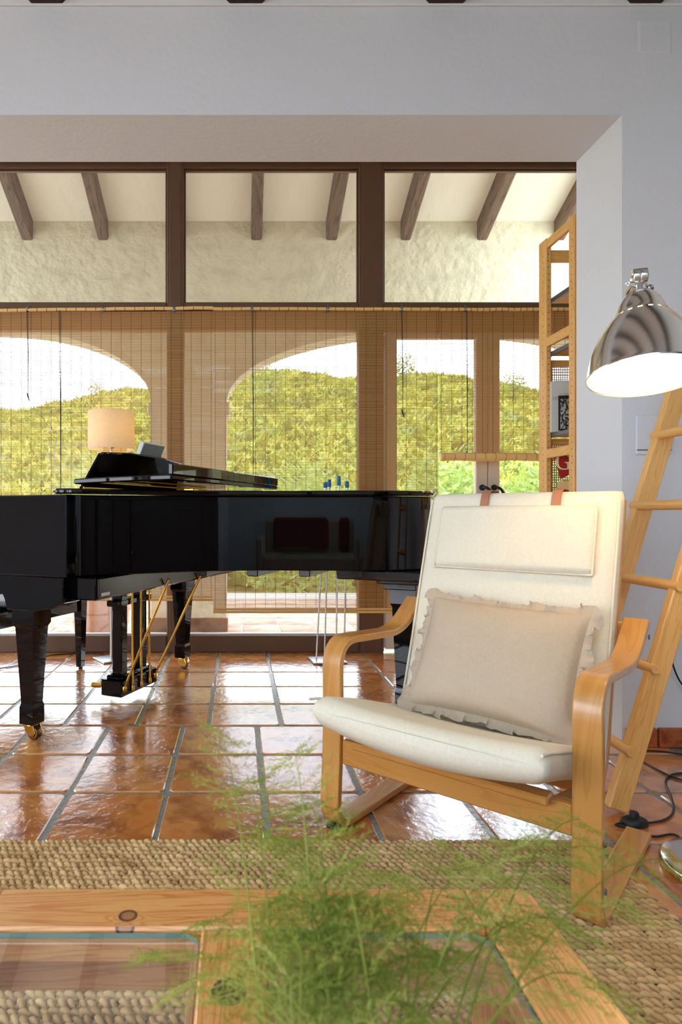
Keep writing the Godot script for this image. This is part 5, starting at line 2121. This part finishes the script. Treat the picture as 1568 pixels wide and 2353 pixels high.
func build_fern() -> void:
	var at := Vector3(0.055, 0.42, -0.33)
	var o := thing("potted_fern", "feathery light green asparagus fern in a pot on the coffee table", "plant", at)
	var st := begin()
	lathe(st, [Vector2(0, 0), Vector2(0.042, 0), Vector2(0.048, 0.01), Vector2(0.062, 0.10), Vector2(0.066, 0.10), Vector2(0.066, 0.12), Vector2(0.058, 0.12), Vector2(0.056, 0.105), Vector2(0, 0.105)], 36)
	put(st, "pot", mat(c8(184, 104, 62), 0.8), o)
	st = begin()
	lathe(st, [Vector2(0.0555, 0.106), Vector2(0.03, 0.110), Vector2(0, 0.112)], 24)
	put(st, "soil", mat(c8(58, 42, 30), 1.0), o)
	var mats := []
	for c in [c8(150, 150, 66), c8(132, 138, 54), c8(168, 166, 84), c8(116, 126, 48)]:
		mats.append(leaf_mat(c))
	var tips := [[500, 1650, 0.62], [565, 1770, 0.60], [672, 1700, 0.62], [705, 1820, 0.58], [745, 1890, 0.56], [330, 2175, 0.52], [375, 2260, 0.48], [440, 2100, 0.54], [900, 2000, 0.60], [1040, 1920, 0.64], [1235, 1905, 0.60], [1335, 1855, 0.62], [1400, 1925, 0.60], [1560, 1950, 0.60], [1480, 2060, 0.56], [1200, 2110, 0.54], [1420, 2270, 0.48], [1060, 2240, 0.50], [770, 1990, 0.54], [690, 2050, 0.50], [560, 2120, 0.52], [720, 2190, 0.46], [880, 2250, 0.46], [640, 2290, 0.43], [820, 2120, 0.50], [960, 2330, 0.43], [560, 2200, 0.48], [930, 2150, 0.50], [1130, 1980, 0.60], [1350, 2120, 0.54], [760, 2300, 0.43], [610, 2060, 0.50], [700, 2130, 0.47], [830, 2190, 0.46], [660, 2210, 0.45], [740, 2060, 0.50], [900, 2080, 0.52], [600, 1900, 0.56]]
	var k := 0
	for t in tips:
		var tip := W(t[0], t[1], t[2]) - at
		var a := rng.randf() * TAU
		var b0 := Vector3(cos(a), 0, sin(a)) * 0.035 + Vector3(0, 0.11, 0)
		var mid := b0.lerp(tip, 0.42) + Vector3(0, maxf(0.05, 0.14 - 0.05 * (tip - b0).length()), 0)
		st = begin()
		frond(st, b0, mid, tip, k)
		put(st, "frond", mats[k % 4], o)
		k += 1

func frond(st: SurfaceTool, a: Vector3, m: Vector3, b: Vector3, seed: int) -> void:
	var n := 26
	var pts := []
	var rad := []
	for k in n + 1:
		var t := float(k) / n
		pts.append(a.lerp(m, t).lerp(m.lerp(b, t), t) + Vector3(0, -0.012 * t * t * t, 0))
		rad.append(lerpf(0.0010, 0.0003, t))
	tube(st, pts, rad, 5)
	var plane := Vector3(rng.randf_range(-0.5, 0.5), 1, rng.randf_range(-0.5, 0.5)).normalized()
	for k in range(9, n + 1):
		var t := float(k) / n
		var dir: Vector3 = (pts[min(k + 1, n)] - pts[k - 1]).normalized()
		var side := dir.cross(plane).normalized()
		var reach := 0.036 * sin(PI * clampf(0.12 + (1.0 - t) * 0.80, 0.0, 1.0)) + 0.010
		for s in [-1.0, 1.0]:
			if rng.randf() < 0.18:
				continue
			var p0: Vector3 = pts[k] + dir * rng.randf_range(-0.003, 0.003)
			var d1: Vector3 = (side * s + dir * 0.75 + plane * rng.randf_range(-0.35, 0.35)).normalized()
			var l := reach * rng.randf_range(0.55, 1.1)
			var p1: Vector3 = p0 + d1 * l + Vector3(0, -0.12 * l, 0)
			leaf_blade(st, p0, p1, 0.0007)
			var cnt := int(l / 0.0010)
			for q in cnt:
				var u := (q + rng.randf()) / cnt
				var e := p0.lerp(p1, u)
				var nd: Vector3 = (d1 * 0.8 + Vector3(rng.randf_range(-1, 1), rng.randf_range(-1, 1), rng.randf_range(-1, 1))).normalized()
				leaf_blade(st, e, e + nd * rng.randf_range(0.003, 0.0075), 0.0007)

func build_small_things() -> void:
	# sheet music book lying against the music desk
	var o := thing("music_book", "grey white music book standing on the piano's music desk", "book")
	var pb := Transform3D(Basis(Vector3.UP, PIANO_TURN), PIANO_AT)
	o.transform = pb * Transform3D(Basis(Vector3.BACK, -0.42), Vector3(0.040, 1.0, -0.06))
	var st := begin()
	box(st, Vector3(0, 0.13, 0), Vector3(0.026, 0.25, 0.19), 0.002)
	put(st, "cover", mat(c8(150, 158, 156), 0.6), o)
	st = begin()
	box(st, Vector3(0, 0.1305, 0.001), Vector3(0.021, 0.2505, 0.191), 0.001)
	put(st, "pages", mat(c8(222, 220, 212), 0.8), o)

func build_behind() -> void:
	# what the piano's lacquer and the chrome shade mirror: the wall behind the camera
	var q := 0
	for x in [-0.85, 0.35]:
		var p := thing("dark_painting", ["dark brown landscape painting on the wall facing the piano, over the sofa's arm", "dark brown landscape painting on the wall facing the piano, beside the window"][1 - q], "painting", Vector3(x, 1.3, BACK_Z - 0.02))
		var st := begin()
		box(st, Vector3(0, 0.3, 0), Vector3(0.85, 0.62, 0.02), 0.003)
		put(st, "canvas", mat(c8(70, 46, 34), 0.6), p)
		st = begin()
		for e in [[0, 0.62, 0.93, 0.04], [0, -0.02, 0.93, 0.04], [-0.445, 0.3, 0.04, 0.60], [0.445, 0.3, 0.04, 0.60]]:
			box(st, Vector3(e[0], e[1], -0.005), Vector3(e[2], e[3], 0.04), 0.006)
		put(st, "frame", M.frame, p)
		q += 1
	var so := thing("sofa", "low grey sofa against the wall behind the coffee table", "sofa", Vector3(-0.2, 0, BACK_Z - 0.5))
	var st := begin()
	box(st, Vector3(0, 0.24, 0), Vector3(2.0, 0.34, 0.85), 0.04)
	put(st, "seat", M.linen, so)
	st = begin()
	box(st, Vector3(0, 0.58, 0.33), Vector3(2.0, 0.5, 0.2), 0.05)
	put(st, "backrest", M.linen, so)
	for s in [-1, 1]:
		st = begin()
		box(st, Vector3(s * 1.08, 0.34, 0), Vector3(0.18, 0.56, 0.85), 0.04)
		put(st, "armrest", M.linen, so)
		for z in [-0.35, 0.35]:
			st = begin()
			box(st, Vector3(s * 1.0, 0.035, z), Vector3(0.06, 0.07, 0.06), 0.005)
			put(st, "leg", M.frame, so)
	q = 0
	for x in [-0.75, 0.3]:
		var cu := thing("red_cushion", ["dark red square cushion on the sofa's far end by the window", "dark red square cushion at the middle of the sofa"][q], "cushion", Vector3(x, 0.42, BACK_Z - 0.42))
		st = begin()
		box(st, Vector3(0, 0.21, 0), Vector3(0.42, 0.42, 0.14), 0.05, Basis(Vector3.RIGHT, 0.25))
		put(st, "cover", cloth(c8(120, 30, 34), 8, 9.0), cu)
		q += 1
	var cb := thing("dark_cabinet", "tall dark brown wooden cabinet against the right wall beside the camera", "cabinet", Vector3(1.63, 0, 0.25))
	st = begin()
	box(st, Vector3(0.0, 1.02, 0), Vector3(0.30, 2.04, 1.86), 0.006)
	put(st, "body", mat(c8(58, 38, 28), 0.4), cb)
	for k in 3:
		for e in [[0.55, 0.92], [1.53, 0.96]]:
			st = begin()
			box(st, Vector3(-0.160, e[0], -0.61 + k * 0.61), Vector3(0.022, e[1], 0.59), 0.005)
			box(st, Vector3(-0.168, e[0], -0.61 + k * 0.61), Vector3(0.012, e[1] - 0.18, 0.43), 0.005)
			var dr := put(st, "door", mat(c8(66, 42, 30), 0.35), cb)
			st = begin()
			lathe(st, [Vector2(0, 0.024), Vector2(0.012, 0.022), Vector2(0.014, 0.014), Vector2(0.007, 0.0)], 16, Transform3D(Basis(Vector3.BACK, PI / 2), Vector3(-0.171, e[0], -0.61 + k * 0.61 + 0.255)))
			put(st, "knob", M.brass, dr)
	# flush ceiling lamps of the living room
	q = 0
	for e in [[-1.88, 1.6], [-1.11, 1.6], [-0.35, 1.6], [0.42, 1.6]]:
		var cl := thing("ceiling_lamp", "long flat white ceiling lamp between the dark beams, " + ["nearest the left window", "second from the left window", "third from the left window", "above the sofa's right arm"][q], "lamp", Vector3(e[0], 2.95, e[1]), 0.0, "ceiling lamps of the living room")
		st = begin()
		box(st, Vector3(0, 0.03, 0), Vector3(0.54, 0.04, 2.04), 0.006)
		put(st, "housing", M.white, cl)
		st = begin()
		box(st, Vector3(0, 0.008, 0), Vector3(0.50, 0.008, 2.0), 0.002)
		var gm := mat(c8(244, 246, 250), 0.6)
		gm.emission_enabled = true
		gm.emission = Color(0.80, 0.90, 1.0)
		gm.emission_energy_multiplier = 1.5
		put(st, "diffuser", gm, cl)
		var l := AreaLight3D.new()
		l.name = "lamp_light"
		l.area_size = Vector2(0.5, 2.0)
		l.light_color = Color(0.71, 0.88, 1.0)
		l.light_energy = 2.1
		l.area_range = 14.0
		l.shadow_enabled = true
		l.position = Vector3(0, -0.002, 0)
		l.rotation.x = -PI / 2
		cl.add_child(l)
		q += 1
